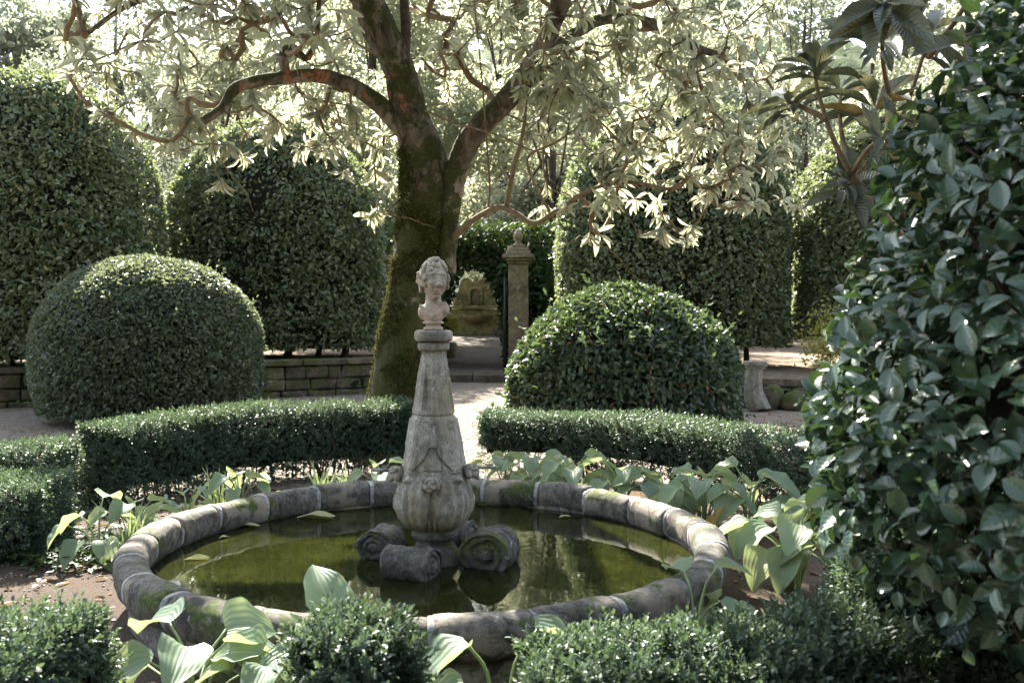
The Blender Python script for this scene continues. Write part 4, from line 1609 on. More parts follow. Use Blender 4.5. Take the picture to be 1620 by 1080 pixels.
# ------------------------------------------------------------------ young loquat at the upper right, nearer
yl = thing('loquat_tree', 'nearby young loquat with big ribbed leaves rising behind the camellia at the upper right', 'tree', (1.75, 3.9, 0))
st = smooth_path(np.array([(1.85, 3.95, 0, .03), (1.8, 3.9, .8, .028), (1.72, 3.85, 1.5, .024), (*P(1345, 270, 3.7), .012), (*P(1300, 165, 3.65), .008), (*P(1287, 105, 3.6), .006)]), 40)
g = Geo()
g.tube(st[:, :3], st[:, 3], 8)
put('trunk', g.mesh('trunk'), 'twig', yl)
tips2 = [(P(1285, 100, 3.6), (-.4, -.1, 1)), (P(1345, 285, 3.7), (.1, -.6, .5)), (P(1385, 170, 3.8), (-.1, -.2, 1))]
for a, b, c_ in (((1345, 290, 3.75), (1420, 200, 3.8), (1470, 60, 3.7)), ((1420, 200, 3.8), (1400, 120, 3.6), (1395, 65, 3.4)), ((1470, 90, 3.7), (1520, 20, 3.5), (1560, -60, 3.4)), ((1420, 210, 3.8), (1480, 170, 3.9), (1530, 120, 3.9)),
                 ((1345, 270, 3.7), (1330, 200, 3.9), (1330, 140, 4.0)), ((1345, 280, 3.72), (1370, 240, 3.6), (1400, 215, 3.5)), ((1470, 60, 3.7), (1500, 60, 3.6), (1530, 55, 3.5)), ((1310, 190, 3.66), (1270, 170, 3.7), (1245, 160, 3.75)), ((1470, 90, 3.7), (1450, 75, 3.9), (1440, 50, 4.0)), ((1470, 60, 3.7), (1440, 20, 3.4), (1400, 5, 3.2))):
    q = smooth_path(np.array([P(*a), P(*b), P(*c_)]), 14)
    g = Geo()
    g.tube(q, np.linspace(.012, .006, 14), 7)
    put('branch', g.mesh('branch'), 'twig', yl)
    tips2.append((q[-1], tuple(q[-1] - q[-4] + np.array([0, -.02, .03]))))
leaves('crown', [rosette([p for p, _ in tips2], [np.array(a, float) for _, a in tips2], 12, .23, T_LOQN, (.45, 1.3), .29, .15)], 'loquat_near', yl)

# ------------------------------------------------------------------ glossy camellia, right foreground
cam_bush = thing('camellia_bush', 'large dark camellia with big glossy leaves filling the right foreground', 'bush', (1.78, 2.45, 0))
prof_z = np.array([.70, .81, .89, .95, 1.06, 1.22, 1.34, 1.45, 1.6, 1.715, 1.9, 2.1, 2.34, 2.6, 2.85, 3.05])
prof_r = np.array([.42, .64, .79, .89, .99, 1.02, 1.005, .945, .935, .875, .80, .73, .615, .46, .28, .05])
n = 19000
t = R.random(n * 2)
z = .7 + 2.35 * t
rr_ = np.interp(z, prof_z, prof_r)
keep = R.random(n * 2) < rr_ / 1.05
z, rr_ = z[keep][:n], rr_[keep][:n]
n = len(z)
a = R.random(n) * 2 * PI
sl_ = np.interp(z, (prof_z[1:] + prof_z[:-1]) / 2, -np.diff(prof_r) / np.diff(prof_z))
nr = unit(np.stack([np.cos(a), np.sin(a), np.clip(sl_, -2, 3)], 1))
p = np.stack([1.78 + rr_ * np.cos(a), 2.45 + rr_ * np.sin(a), z], 1)
p = p + nr * (wobble(p, 3.5, 3) * .05 + wobble(p, 9, 6) * .035)[:, None] - nr * (R.random(n) ** 1.3 * .30)[:, None]
# shoots: groups of 4-6 leaves fanning from a point
d = nr * .55 + rnd(n) * .75 + np.array([0, 0, -.12])
fc = np.array([0, 0, .75]) + nr * .85 + rnd(n) * .42
L = .060 * (.6 + .7 * R.random(n))
leaves('foliage', [leaf_cloud(p, d, fc, L, L * (.56 + .14 * R.random(n)), T_CAM)], 'camellia', cam_bush)
paths = []
for q in range(150):
    i = R.integers(n)
    b = p[i]
    s0 = np.array([1.78 + R.normal() * .05, 2.45 + R.normal() * .05, max(.4, b[2] - .5 - .3 * R.random())])
    pp = smooth_path([s0, (s0 + b) / 2 + R.normal(size=3) * .06 + np.array([0, 0, .05]), b], 10)
    paths.append((pp, np.linspace(.011, .003, 10)))
v_, f_ = tubes_np(paths, 5)
put('twig_growth', mesh_np('twig_growth', v_, f_), 'dark_twig', cam_bush)
g = Geo()
g.tube(smooth_path([(1.8, 2.5, -.02), (1.76, 2.45, .8), (1.8, 2.45, 1.6), (1.78, 2.45, 2.4)], 20), np.linspace(.05, .018, 20), 10)
put('trunk', g.mesh('trunk'), 'dark_twig', cam_bush)
g = Geo()
g.lathe([(.04, .95), (.38, 1.05), (.62, 1.2), (.60, 1.5), (.58, 1.7), (.48, 2.0), (.33, 2.4), (.05, 2.8)], (1.78, 2.45, 0), 24)
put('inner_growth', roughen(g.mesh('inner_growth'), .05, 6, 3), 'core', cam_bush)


# ------------------------------------------------------------------ hostas and other small plants
def hosta(label, c, spec, size, seed, mat='hosta', group='hostas round the pond', old=0):
    """spec: number of leaves, or list of (azimuth, reach, height, leaf size, tip droop)"""
    rs = np.random.default_rng(seed)
    x, y = c
    z0 = gz(x, y)
    t = thing('hosta', label, 'hosta', (x, y, z0), group)
    if isinstance(spec, int):
        sp_ = []
        for k_ in range(spec):
            ring = k_ / spec
            sp_.append((k_ * 2.4 + rs.normal() * .3, size * (.35 + 1.0 * ring + .25 * rs.random()), size * (1.75 - .95 * ring + .5 * rs.random()), size * (.75 + .45 * rs.random()), .2 + .75 * ring))
    else:
        sp_ = spec
    g = Geo()
    P_, D_, U_, L_ = [], [], [], []
    for az, reach, h, ls, dr in sp_:
        d = np.array([math.cos(az), math.sin(az), 0])
        end = np.array([x, y, z0]) + d * reach + np.array([0, 0, h])
        mid_ = np.array([x, y, z0]) + d * reach * .35 + np.array([0, 0, h * .72])
        q = smooth_path([np.array([x, y, z0 - .01]) + d * .015, mid_, end], 10)
        g.tube(q, np.linspace(.0075, .0042, 10) * (ls / .2) ** .5, 6)
        P_.append(end - d * .005)
        D_.append(d * 1.0 + np.array([0, 0, .28 - dr]) + rs.normal(size=3) * .12)
        U_.append(np.array([0, 0, 1.0]) + d * .25 * dr + rs.normal(size=3) * .22)
        L_.append(ls)
    L_ = np.array(L_)
    P_, D_, U_ = np.array(P_), np.array(D_), np.array(U_)
    W_ = L_ * (.70 + .14 * rs.random(len(L_)))
    o_ = np.zeros(len(L_), bool)
    if old:
        o_[-old:] = True
    leaves('foliage', [leaf_cloud(P_[~o_], D_[~o_], U_[~o_], L_[~o_], W_[~o_], T_HOSTA)], mat, t)
    for k_ in np.nonzero(o_)[0]:
        q = slice(k_, k_ + 1)
        leaves('yellowed_leaf', [leaf_cloud(P_[q], D_[q], U_[q], L_[q], W_[q], T_HOSTA)], 'hosta_old', t)
    put('stalk_clump', g.mesh('stalk_clump'), 'stalk', t)
    return t


def at_D(px, D):
    return ((px - 810) / FPX * D, D)


# row behind the rim on the right
for k_, (px, D, nl, s_, old, lab) in enumerate([
        (845, 7.3, 11, .19, 0, 'leftmost hosta of the row between the rim and the right low hedge'),
        (905, 6.95, 12, .2, 1, 'hosta with one orange leaf behind the back right rim'),
        (985, 6.75, 13, .195, 0, 'full grey-green hosta in the middle of the row behind the rim'),
        (1055, 6.6, 12, .195, 0, 'hosta in the row behind the rim, under the shaded hedge, third from the right'),
        (1115, 6.25, 13, .195, 0, 'upright leaved hosta close behind the right rim, second from the right of the row'),
        (1188, 6.3, 14, .205, 2, 'tall hosta with yellowed leaves at the right end of the row behind the rim')]):
    hosta(lab, at_D(px, D), nl, s_, 20 + k_, old=old)
hosta('biggest hosta with broad sunlit leaves leaning over the right end of the rim', at_D(1262, 5.0), 16, .215, 31)
hosta('large hosta half under the camellia, right of the pond', at_D(1345, 4.7), 12, .23, 32)
hosta('low hosta with yellow-green leaves in front of the right end of the rim', at_D(1105, 4.0), 7, .17, 33)
hosta('hosta with several big pale leaves at the bottom left, in front of the rim', at_D(300, 3.25), 11, .19, 34)
hosta('hosta with folded pale leaves left of the small box bush at the bottom', at_D(440, 3.15), 10, .18, 35)
hosta('hosta with one tall upright leaf behind the small box bush', at_D(520, 3.2), [(1.9, .03, .43, .22, -1.2), (.6, .12, .36, .15, .4), (3.6, .1, .34, .16, .5)], .2, 36)
hosta('hosta with one arching pale leaf between the two front box bushes', at_D(790, 3.05), [(3.5, .10, .42, .24, .45), (3.0, .12, .28, .16, .7), (.2, .12, .45, .19, .3), (4.6, .14, .33, .17, .9)], .2, 37)
hosta('small hosta with round leaves beside the dark left hedge block', at_D(148, 5.55), [(3.0, .1, .27, .16, .6), (.5, .12, .26, .16, .6), (4.4, .14, .16, .17, .9), (5.3, .18, .17, .18, .9), (1.6, .1, .36, .18, .3), (3.8, .16, .24, .16, .7)], .18, 38)
hosta('hosta with pointed leaves left of the blue grass tuft', at_D(212, 5.85), 7, .16, 39)
hosta('small dark hosta tucked behind the left part of the rim', at_D(292, 6.3), 8, .14, 40)
hosta('hosta beside the spiky leaf tuft behind the left back rim', at_D(375, 6.75), 10, .17, 41)
hosta('hosta by the spout, just left of the pillar behind the rim', at_D(600, 7.15), 8, .15, 42)
hosta('hosta peeping out right behind the pillar', at_D(800, 7.6), 7, .16, 43)


def tuft(label, c, n_, h, seed, spread=.7, w_=.02, mat='grass', name='grass_tuft', cat='grass'):
    rs = np.random.default_rng(seed)
    x, y = c
    z0 = gz(x, y)
    t = thing(name, label, cat, (x, y, z0), 'spiky tufts behind the rim')
    vs, fs = [], []
    for k_ in range(n_):
        az = rs.random() * 2 * PI
        d = np.array([math.cos(az), math.sin(az), 0])
        L_ = h * (.6 + .5 * rs.random())
        tilt = spread * rs.random()
        s_ = np.cross(d, (0, 0, 1))
        pr_ = []
        for q in range(6):
            u_ = q / 5
            a_ = tilt * (.4 + 1.5 * u_)
            pr_.append((math.sin(a_) * u_ * L_, math.cos(a_ * .7) * u_ * L_, w_ * (1 - u_ ** 2) / 2 + .0006))
        o_ = np.array([x, y, z0]) + rs.normal(size=3) * np.array([.03, .03, 0])
        b0 = len(vs)
        for a_, b_, c_ in pr_:
            vs.append(o_ + d * a_ + np.array([0, 0, b_]) - s_ * c_)
            vs.append(o_ + d * a_ + np.array([0, 0, b_]) + s_ * c_)
        for q in range(5):
            fs.append((b0 + 2 * q, b0 + 2 * q + 1, b0 + 2 * q + 3, b0 + 2 * q + 2))
    put('foliage', mesh_np('foliage', np.array(vs), np.array(fs)), mat, t)
    return t


tuft('blue-green arching grass tuft at the left outside of the rim', at_D(200, 5.55), 60, .34, 1, 1.0, .011)
tuft('dark spiky tuft behind the back left rim, left of a hosta', at_D(345, 6.85), 26, .36, 2, .6, .024)
tuft('upright sword-leaved tuft left of the pillar, behind the rim', at_D(506, 7.3), 20, .36, 3, .45, .022)
tuft('pale green spiky tuft near the bare hedge legs, left of the pillar', at_D(545, 7.6), 16, .26, 4, .6, .02)
tuft('thin grassy tuft at the right foot of the pillar behind the rim', at_D(776, 7.3), 30, .22, 5, .9, .012)

# ivy and weeds creeping under the left hedge
pts_ = []
while len(pts_) < 3600:
    a = R.uniform(PI * .35, PI * .95)
    r_ = R.uniform(1.62, 2.75)
    x, y = BC[0] + r_ * math.cos(a), BC[1] + r_ * math.sin(a)
    if wobble(np.array([[x, y, 0]]), 2.6, 4)[0] > -.05:
        pts_.append((x, y, gz(x, y) + R.uniform(.0, .09)))
pts_ = np.array(pts_)
o = leaves('ground_ivy', [leaf_cloud(pts_, rnd(len(pts_)) * np.array([1, 1, .3]), np.array([0, 0, 1.0]) + rnd(len(pts_)) * .3, .04 + .03 * R.random(len(pts_)), .03, T_MID)], 'ivy', None)
o['kind'] = 'stuff'
# dead leaves on the ground
pts_ = []
while len(pts_) < 4200:
    x, y = R.uniform(-6, 5), R.uniform(2.4, 16)
    r_ = math.hypot(x - BC[0], y - BC[1])
    if r_ > 1.56:
        pts_.append((x, y, gz(x, y) + .008))
pts_ = np.array(pts_)
o = leaves('leaf_litter', [leaf_cloud(pts_, rnd(len(pts_)) * np.array([1, 1, .12]), np.array([0, 0, 1.0]) + rnd(len(pts_)) * .25, .035 + .06 * R.random(len(pts_)), .028, T_MID)], 'dry_leaf', None)
o['kind'] = 'stuff'

# loose grit and pebbles
T_PEB = (np.array([(.5, 0, 0), (0, .5, 0), (-.5, .05, 0), (0, -.5, .05), (.05, 0, .3), (0, 0, -.3)], float),
         np.array([(0, 1, 4), (1, 2, 4), (2, 3, 4), (3, 0, 4), (1, 0, 5), (2, 1, 5), (3, 2, 5), (0, 3, 5)]), np.zeros((6, 2)))
pts_ = []
while len(pts_) < 16000:
    x, y = R.uniform(-7, 5), R.uniform(2.6, 15) if R.random() < .6 else R.uniform(3, 7)
    r_ = math.hypot(x - BC[0], y - BC[1])
    if r_ > 1.54 and wobble(np.array([[x, y, 0]]), 1.5, 7)[0] + .8 * R.random() > .1:
        pts_.append((x, y, gz(x, y) + .003))
pts_ = np.array(pts_)
o = leaves('gravel', [leaf_cloud(pts_, rnd(len(pts_)) * np.array([1, 1, .2]), np.array([0, 0, 1.0]) + rnd(len(pts_)) * .25, .010 + .022 * R.random(len(pts_)) ** 3 + .004, .014, T_PEB)], 'pebble', None)
o['kind'] = 'stuff'

# leaves floating on the pond
for px, py, az, L_, mt, lab in [(290, 885, .4, .17, 'float_leaf', 'long pale leaf drifting at the left inside of the rim'),
                                (346, 851, 1.0, .09, 'float_leaf', 'small round green leaf floating near the left back rim'),
                                (378, 832, .2, .15, 'float_leaf', 'thin pale leaf lying on the water below the back left rim'),
                                (268, 935, .6, .07, 'hosta_old', 'orange leaf floating at the front left of the pond'),
                                (470, 818, .1, .3, 'float_leaf', 'long straw-coloured blade floating along the back rim'),
                                (818, 797, .5, .14, 'float_leaf', 'curled green leaf floating right of the pillar near the back rim'),
                                (785, 880, .3, .09, 'hosta_old', 'orange leaf with a thin stalk floating by the right scroll foot'),
                                (905, 817, 3.0, .1, 'float_leaf', 'greenish leaf floating farther right along the back rim')]:
    q = G(px, py, ZW + .006)
    t = leaves('fallen_leaf', [leaf_cloud(q[None], np.array([[math.cos(az), math.sin(az), .05]]), np.array([[.05, -.05, 1.0]]), np.array([L_]), np.array([L_ * .34]), T_LOQN)], mt, None)
    tag(t, lab, 'leaf', 'leaves floating on the pond')

# ------------------------------------------------------------------ broken column, boulder, golden bush
cx, cyy = P(1192, 645, 14.4)[0], 14.4
col = thing('column_fragment', 'short pale fluted column stump with a square cap, leaning beside the right wall', 'column', (cx, cyy, 0))
g = Geo()
uu = 14.4 / FPX
n_s = 40
rowsc = [(645, 19, 8), (635, 18, 4), (620, 15, 0), (605, 13.5, -1), (590, 12.8, 0), (583, 12.8, 1)]
vs = []
a = np.linspace(0, 2 * PI, n_s, endpoint=False)
rc = smooth_path(np.array(rowsc, float), 24)
for py, r_, ox in rc:
    rad_ = r_ * uu * (1 + .05 * np.sign(np.cos(a * 10)))
    vs.append(np.stack([cx + ox * uu + rad_ * np.cos(a), cyy + rad_ * np.sin(a), np.full(n_s, P(1195, py, 14.4)[2])], 1))
fs = [(i_ * n_s + j_, i_ * n_s + (j_ + 1) % n_s, (i_ + 1) * n_s + (j_ + 1) % n_s, (i_ + 1) * n_s + j_) for i_ in range(23) for j_ in range(n_s)] + [tuple(range(n_s - 1, -1, -1))]
g.add(np.concatenate(vs), fs)
put('shaft', roughen(g.mesh('shaft'), .006, 8, 1, .003), 'colstone', col)
for py0, py1, w_ in ((583, 579, 25), (579, 571.5, 29)):
    g = Geo()
    z0, z1 = P(1195, py0, 14.4)[2], P(1195, py1, 14.4)[2]
    g.box((cx + uu * 2, cyy, (z0 + z1) / 2), (w_ * uu, w_ * uu, z1 - z0), .15)
    put('cap', roughen(sub(g.mesh('cap', False), 2, .008), .004, 9, py0), 'colstone', col)
for px, w_, h_, lab in ((1222, .36, .34, 'rounded grey stone block right beside the fluted column stump'), (1262, .42, .24, 'flatter rounded stone lying against the right wall')):
    q = P(px, 645, 14.55 if h_ > .3 else 14.5)
    g = Geo()
    g.ball((q[0], q[1], h_ * .38), (w_ * .55, w_ * .42, h_ * .62), None, 28, 18)
    me = roughen(g.mesh('boulder'), .05, 3.5, px, .006)
    tag(put('boulder', me, 'oldwall'), lab, 'stone', 'loose stones by the right wall')
gb = P(1312, 575, 16.6)
t = thing('golden_shrub', 'small bright yellow-leaved shrub at the foot of the right hedges', 'shrub', (gb[0], gb[1], .385))
p = rnd(1500) * np.array([.2, .16, .27]) + np.array([gb[0], gb[1], .85])
leaves('foliage', [leaf_cloud(p, rnd(1500), rnd(1500) + np.array([0, 0, 1]), .07, .035, T_MID)], 'yellow', t)
g = Geo()
g.tube([(gb[0], gb[1], .37), (gb[0] + .02, gb[1], .6), (gb[0], gb[1], .95)], [.015, .012, .006], 6)
put('stem', g.mesh('stem'), 'dark_twig', t)

# ------------------------------------------------------------------ gateway, path, wall fountain
g = Geo()
ys = np.linspace(19.9, 36, 60)
xs = np.linspace(-2.75, .3, 14)
XX, YY = np.meshgrid(xs, ys)
ZZ2 = .13 + np.clip((YY - 20.5) / 13.5, 0, 1) * .27 + .01 * wobble(np.stack([XX, YY, YY * 0], -1), 2.0, 1)
n_x = len(xs)
fs = [(i_ * n_x + j_, i_ * n_x + j_ + 1, (i_ + 1) * n_x + j_ + 1, (i_ + 1) * n_x + j_) for i_ in range(len(ys) - 1) for j_ in range(n_x - 1)]
g.add(np.stack([XX, YY, ZZ2], -1).reshape(-1, 3), fs)
put('path', g.mesh('path'), 'path', None, 'structure')
g = Geo()
for k_ in range(3):
    g.box((-2.3 + k_ * 1.02, 19.65, .055), (1.0, .6, .17), .0)
st_ = put('stone_step', roughen(sub(g.mesh('stone_step', False), 3, .015), .006, 3, 1), 'path', None)
tag(st_, 'worn stone step across the path at the gateway', 'step')

gp = P(820, 600, 20.0)
ug = 20.0 / FPX
zg = lambda py: P(820, py, 20.0)[2]
gate_p = thing('gate_pillar', 'square stone gate pillar with a moulded cap and finial beside the path', 'pillar', (gp[0], gp[1], 0))
g = Geo()
g.box((gp[0], gp[1], (zg(418) + 0) / 2), (31 * ug, 31 * ug, zg(418)), 0)
put('shaft', roughen(sub(g.mesh('shaft', False), 4, .012), .006, 4, 1), 'gatestone', gate_p)
g = Geo()
for py0, py1, w_ in ((418, 413, 36), (413, 408.5, 43), (408.5, 402.5, 50), (402.5, 397, 40), (397, 391, 34), (391, 387, 24)):
    g.box((gp[0], gp[1], (zg(py0) + zg(py1)) / 2), (w_ * ug, w_ * ug, zg(py1) - zg(py0) - .002), 0, .94)
put('cap', roughen(sub(g.mesh('cap', False), 2, .008), .004, 5, 2), 'gatestone', gate_p)
g = Geo()
g.lathe([(.07, zg(389)), (.08, zg(386)), (.045, zg(383)), (.075, zg(379)), (.09, zg(374)), (.07, zg(368)), (.03, zg(364)), (.01, zg(361))], (gp[0], gp[1], 0), 20)
put('finial', roughen(g.mesh('finial'), .006, 8), 'gatestone', gate_p)
gp2 = P(655, 600, 20.2)
gate_q = thing('gate_pillar', 'second stone gate pillar, hidden behind the mossy tree trunk', 'pillar', (gp2[0] - .6, 20.2, 0))
g = Geo()
g.box((gp2[0] - .6, 20.2, 1.2), (.4, .4, 2.4))
put('shaft', roughen(sub(g.mesh('shaft', False), 4, .012), .006, 4, 6), 'gatestone', gate_q)
g = Geo()
g.box((gp2[0] - .6, 20.2, 2.43), (.6, .6, .09))
put('cap', sub(g.mesh('cap', False), 2, .02), 'gatestone', gate_q)

# iron gate leaf, standing open
ga = P(799, 585, 20.15)
gate = thing('iron_gate', 'black iron gate leaf standing open against the stone pillar', 'gate', (ga[0], ga[1], .12))
gd = np.array([-.10, 1.0, 0]) / math.hypot(.1, 1)
gdx = np.array([-.035, 1.0, 0])
gdx /= np.linalg.norm(gdx)
gtop = P(799, 440, 20.15)[2]
for k_ in range(7):
    q = np.array([ga[0], ga[1], 0]) + gdx * (.0 + k_ * .14)
    g = Geo()
    top = gtop - .10 * k_ * .35
    g.tube([(q[0], q[1], .14), (q[0], q[1], top)], .011 if k_ else .022, 8)
    g.ball((q[0], q[1], top + .02), (.016, .016, .05), None, 8, 6)
    put('bar', g.mesh('bar'), 'iron', gate)
for z_ in (.25, 1.02, 1.75):
    g = Geo()
    a_ = np.array([ga[0], ga[1], z_])
    b_ = a_ + gdx * .86
    g.tube([a_, b_], .014, 8)
    put('rail', g.mesh('rail'), 'iron', gate)
g = Geo()
q = P(789, 527, 20.1)
g.box((q[0], q[1], q[2]), (.17, .09, .13), 0)
put('lock_box', sub(g.mesh('lock_box', False), 1, .012), 'iron', gate)
g = Geo()
q1, q2 = P(797, 535, 20.1), P(803, 582, 20.1)
g.tube([(q[0] + .06, q[1], q[2]), (q1[0], q1[1], q1[2] - .05), (q2[0], q2[1], .13)], .022, 8)
put('latch_post', g.mesh('latch_post'), 'iron', gate)

# far wall fountain
FD = 34.0
uf = FD / FPX
zf = lambda py: P(752, py, FD)[2]
xf = lambda px: P(px, 500, FD)[0]
wf = thing('wall_fountain', 'mossy stone wall fountain with a curved gable and niche, seen far through the leafy arch', 'fountain', (xf(752), FD, .39))


def extrude(outline, y0, y1, name, mat, parent, seed=0, cuts=1):
    g = Geo()
    n_ = len(outline)
    v = [(x, y0, z) for x, z in outline] + [(x, y1, z) for x, z in outline]
    f = [tuple(range(n_)), tuple(range(2 * n_ - 1, n_ - 1, -1))] + [(i_, n_ + i_, n_ + (i_ + 1) % n_, (i_ + 1) % n_) for i_ in range(n_)]
    g.add(v, f)
    return put(name, g.mesh(name, False), mat, parent)


g = Geo()
g.box((xf(748), FD + .25, (zf(530) + zf(489)) / 2), (118 * uf, .5, zf(489) - zf(530)), 0)
put('lower_wall', roughen(sub(g.mesh('lower_wall', False), 5, .03), .015, 2.5, 1), 'mossfountain', wf)
g = Geo()
g.box((xf(750), FD + .2, zf(486)), (92 * uf, .62, 5 * uf))
put('ledge', roughen(sub(g.mesh('ledge', False), 4, .025), .01, 3, 1), 'mossfountain', wf)
right = [(788, 484), (788, 474), (784, 466), (779, 460), (777, 452), (775, 444), (770, 439.5), (764, 439), (759, 443), (756, 447), (753.5, 442), (752, 434)]
left = [(2 * 752 - a, b) for a, b in reversed(right[:-1])]
extrude([(xf(a), zf(b)) for a, b in reversed(right + left)], FD + .12, FD + .48, 'gable', 'mossfountain', wf)
g = Geo()
a_ = np.linspace(0, PI, 13)
pts_ = [(xf(752) + math.cos(t) * 9 * uf, FD + .07, zf(462) + math.sin(t) * 7 * uf) for t in a_]
g.tube(pts_, .05, 8)
g.tube([(xf(752) - 9 * uf, FD + .07, zf(462)), (xf(752) - 9 * uf, FD + .07, zf(483))], .05, 8)
g.tube([(xf(752) + 9 * uf, FD + .07, zf(462)), (xf(752) + 9 * uf, FD + .07, zf(483))], .05, 8)
put('niche_frame', g.mesh('niche_frame'), 'mossfountain', wf)
for k_ in range(5):
    g = Geo()
    x_ = xf(744 + 4 * k_)
    g.tube([(x_, FD + .1, zf(465)), (x_, FD + .1, zf(483))], .035, 8)
    put('niche_rib', g.mesh('niche_rib'), 'mossfountain', wf)
g = Geo()
g.lathe([(.1, zf(512)), (.35, zf(507)), (.5, zf(501)), (.52, zf(498)), (.44, zf(498.5)), (.1, zf(503))], (xf(755), FD - .05, 0), 28)
put('bowl', roughen(g.mesh('bowl'), .01, 5), 'mossfountain', wf)

# round pale bush in the gateway, left of the wall fountain
q = P(710, 512, 24)
t = thing('potted_ball_bush', 'small pale green ball-shaped bush by the path, just right of the bust', 'bush', (q[0], 24, .2))
p = rnd(1600)
p = unit(p) * (.24 * R.random((1600, 1)) ** .25) + np.array([q[0], 24, q[2]])
leaves('foliage', [leaf_cloud(p, rnd(1600), rnd(1600) + np.array([0, 0, 1]), .06, .035, T_MID)], 'yellow', t)
g = Geo()
g.lathe([(.12, .17), (.2, .30), (.21, .5), (.17, .58)], (q[0], 24, 0), 20)
put('pot', g.mesh('pot'), 'gatestone', t)


# leafy arch over the gateway
def cloud_in(n_, lo, hi, test):
    out = []
    tot = 0
    while tot < n_:
        p_ = R.uniform(lo, hi, size=(4000, 3))
        k_ = test(p_)
        out.append(p_[k_])
        tot += k_.sum()
    return np.concatenate(out)[:n_]


ac = P(748, 520, 22)


def arch_test(p_):
    px_, py_ = to_px(p_ * np.array([1, 0, 1]) + np.array([0, 22.0, 0]))
    open_ = (((px_ - 748) / 50) ** 2 + ((py_ - 545) / 122) ** 2 < 1 + .12 * wobble(p_, 3, 1)) & (py_ < 560)
    inside_ = ((px_ > 795) & (py_ > 410) & (py_ < 560) & (px_ < 812) & False)
    low = (py_ > 560) & (px_ > 700) & (px_ < 800)
    dens = wobble(p_, 2.2, 5) > -.45
    return ~open_ & ~low & ~inside_ & dens


p = np.concatenate([cloud_in(24000, (-2.6, 21, .3), (1.2, 23.2, 3.25), arch_test),
                    cloud_in(17000, (-3.1, 23, 2.1), (1.1, 31.0, 3.4), lambda p_: (p_[:, 2] > 2.95 - .28 * (p_[:, 0] + 1.0) ** 2 + .25 * wobble(p_, 2, 2)) & (wobble(p_, 1.8, 9) > -.35))])
t = thing('ivy_arch', 'dark leafy arch of ivy over the gateway between the hedges', 'ivy', (ac[0], 22, .2))
leaves('foliage', [leaf_cloud(p, rnd(len(p)) + np.array([0, 0, -.5]), rnd(len(p)) + np.array([0, -.6, .5]), .11 + .05 * R.random(len(p)), .075, T_MID)], 'ivy', t)
paths = []
for k_ in range(14):
    s_ = -1 if k_ % 2 else 1
    x0 = ac[0] + s_ * R.uniform(.85, 1.3)
    yy = 21.2 + R.random() * 1.6
    paths.append((smooth_path([(x0, yy, .1), (x0 + .05, yy, 1.4), (ac[0] + s_ * .8, yy, 2.4), (ac[0], yy, 3.0 + .3 * R.random())], 14), np.linspace(.03, .01, 14)))
v_, f_ = tubes_np(paths, 6)
put('vine_stem', mesh_np('vine_stem', v_, f_), 'dark_twig', t)


# ------------------------------------------------------------------ trees behind
def back_tree(label, c, h, r, n_, size, mat, seed, trunk_h=None, name='tree', lowest=.25, blobs=16, group='trees behind the hedges'):
    rs = np.random.default_rng(seed)
    x, y = c
    t = thing(name, label, 'tree', (x, y, .3), group)
    cen, rd = [], []
    for k_ in range(blobs):
        a = rs.random() * 2 * PI
        zf_ = rs.random()
        rr__ = r * (.25 + .75 * math.sin(PI * (.12 + .82 * zf_)) ** .8) * math.sqrt(rs.random()) * .8
        cen.append((x + rr__ * math.cos(a), y + rr__ * math.sin(a), h * (lowest + (1 - lowest) * .92 * zf_)))
        rd.append(r * rs.uniform(.28, .5))
    cen, rd = np.array(cen), np.array(rd)
    pk = rs.choice(blobs, n_, p=rd ** 2 / (rd ** 2).sum())
    v = unit(rs.normal(size=(n_, 3)))
    p_ = cen[pk] + v * (rd[pk] * (.55 + .5 * rs.random(n_)))[:, None] * np.array([1, 1, .8])
    p_ = p_ + (wobble(p_, 1.7, seed) * .25)[:, None] * v
    keep = wobble(p_, 1.3, seed + 3) > -.5
    p_, v = p_[keep], v[keep]
    m_ = len(p_)
    sz = size * (.6 + .7 * rs.random(m_))
    leaves('crown', [leaf_cloud(p_, v * .4 + rs.normal(size=(m_, 3)) + np.array([0, 0, -.35]), v + rs.normal(size=(m_, 3)) * .6 + np.array([0, 0, .7]), sz, sz * .5, T_MID)], mat, t)
    g = Geo()
    g.tube(smooth_path([(x, y, 0.1), (x + .15, y, h * .3), (x - .1, y, h * .6), (x, y, h * .85)], 14), np.linspace(.05 * r + .06, .03, 14), 9)
    for k_ in range(min(blobs, 12)):
        zb2 = h * (.25 + .4 * rs.random())
        g.tube(smooth_path([(x, y, zb2), ((x + cen[k_][0]) / 2, (y + cen[k_][1]) / 2, (zb2 + cen[k_][2]) / 2 + .2), tuple(cen[k_])], 8), np.linspace(.06, .02, 8), 6)
    put('trunk', g.mesh('trunk'), 'dark_twig', t)
    return t


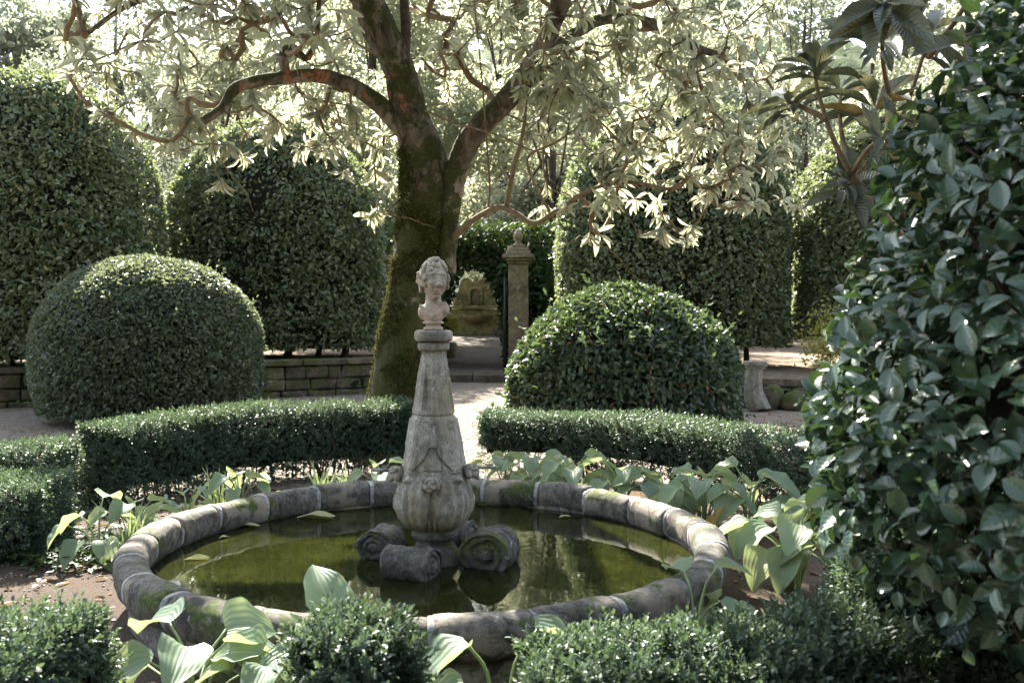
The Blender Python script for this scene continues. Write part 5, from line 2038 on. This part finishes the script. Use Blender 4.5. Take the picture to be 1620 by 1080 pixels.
BT = [  # label, x, y, h, r, n, size, mat
    ('grey-green feathery tree behind the hedge in the top left corner', -14.5, 37, 15.0, 3.6, 26000, .16, 'grey_tree'),
    ('pale sunlit tree rising behind the two left hedges', -9.5, 33, 11.0, 3.4, 22000, .17, 'back'),
    ('sunlit broad tree behind the mossy trunk, left of the gate', -4.3, 27, 10.5, 2.8, 24000, .17, 'back'),
    ('bright backlit tree behind the gateway arch', -.4, 39, 14.5, 4.2, 30000, .22, 'back'),
    ('pale backlit tree between the gate pillar and the right hedge', 1.3, 31, 10.2, 2.6, 20000, .16, 'back'),
    ('sunlit tree behind the wide right hedge', 5.0, 33, 11.5, 3.1, 24000, .18, 'back'),
    ('dark evergreen in the gap between the two right hedges', 6.9, 26, 7.0, 1.7, 18000, .14, 'back_dark'),
    ('tall grey tree behind the upper right corner', 10.2, 35, 14.0, 3.8, 26000, .18, 'grey_tree'),
    ('leafy tree behind the camellia at the right edge', 14, 31, 11, 3.2, 16000, .18, 'back'),
    ('rounded tree at the far left behind the tall hedge', -14.6, 23, 8, 2.6, 10000, .18, 'back'),
    ('distant tree left of the wall fountain', -5.2, 38, 15.0, 4.2, 22000, .22, 'back'),
    ('distant tree right of the wall fountain', 4.4, 40, 16, 4.5, 22000, .24, 'back')]
for k_, (x, y, h, r_, w_) in enumerate([(-24, 48, 18, 5, 'at the far left edge'), (-15.5, 52, 20, 5.5, 'beyond the tallest left hedge'), (-7, 55, 20.5, 5.5, 'above the arching left branch'),
                                  (1.5, 58, 21, 5.5, 'seen through the fork of the old tree'), (10, 54, 20, 5.5, 'above the wide right hedge'), (18, 50, 19.5, 5.5, 'behind the young loquat'), (27, 52, 19, 5.5, 'at the far right edge')]):
    BT.append(('tall distant pale tree ' + w_, x, y, h, r_, 15000, .36, 'back' if k_ % 2 else 'grey_tree'))
for k_, (lab, x, y, h, r_, n_, s_, mt) in enumerate(BT):
    back_tree(lab, (x, y), h, r_, n_, s_, mt, 100 + k_, name='evergreen_tree' if mt == 'back_dark' else 'tree', lowest=.18)

# wooded hill far behind
hx = np.linspace(-220, 220, 150)
hy = np.linspace(70, 260, 70)
X, Y = np.meshgrid(hx, hy, indexing='ij')
Q = np.stack([X, Y, X * 0], -1)
Z = 62 * sstep(Y, 60, 230) * (.75 + .25 * np.sin(X * .018 + 1.0)) + 2.6 * wobble(Q, .22, 1) + 1.8 * wobble(Q, .6, 3) - 3
V = np.stack([X, Y, Z], -1).reshape(-1, 3)
nx_, ny_ = X.shape
ii = np.arange(nx_ - 1)[:, None] * ny_
jj = np.arange(ny_ - 1)[None, :]
F = np.stack([ii + jj, ii + ny_ + jj, ii + ny_ + jj + 1, ii + jj + 1], -1).reshape(-1, 4)
put('hill_or_sky_blocker', mesh_np('hill_or_sky_blocker', V, F), 'hill', None, 'structure')
# unseen slope added behind the camera to block low sky light
hx = np.linspace(-70, 70, 120)
hy = np.linspace(-90, -7, 80)
X, Y = np.meshgrid(hx, hy, indexing='ij')
Q = np.stack([X, Y, X * 0], -1)
Z = 24 * sstep(-Y, 7, 46) + 1.1 * wobble(Q, .5, 4) * sstep(-Y, 8, 14) + .7 * wobble(Q, 1.3, 6) * sstep(-Y, 8, 14) - .25
V = np.stack([X, Y, Z], -1).reshape(-1, 3)
nx_, ny_ = X.shape
ii = np.arange(nx_ - 1)[:, None] * ny_
jj = np.arange(ny_ - 1)[None, :]
F = np.stack([ii + jj, ii + ny_ + jj, ii + ny_ + jj + 1, ii + jj + 1], -1).reshape(-1, 4)
put('hill_or_sky_blocker', mesh_np('hill_or_sky_blocker', V, F), 'sky_blocker', None, 'structure')
print("TOTAL POLYS", sum(len(m_.polygons) for m_ in bpy.data.meshes))
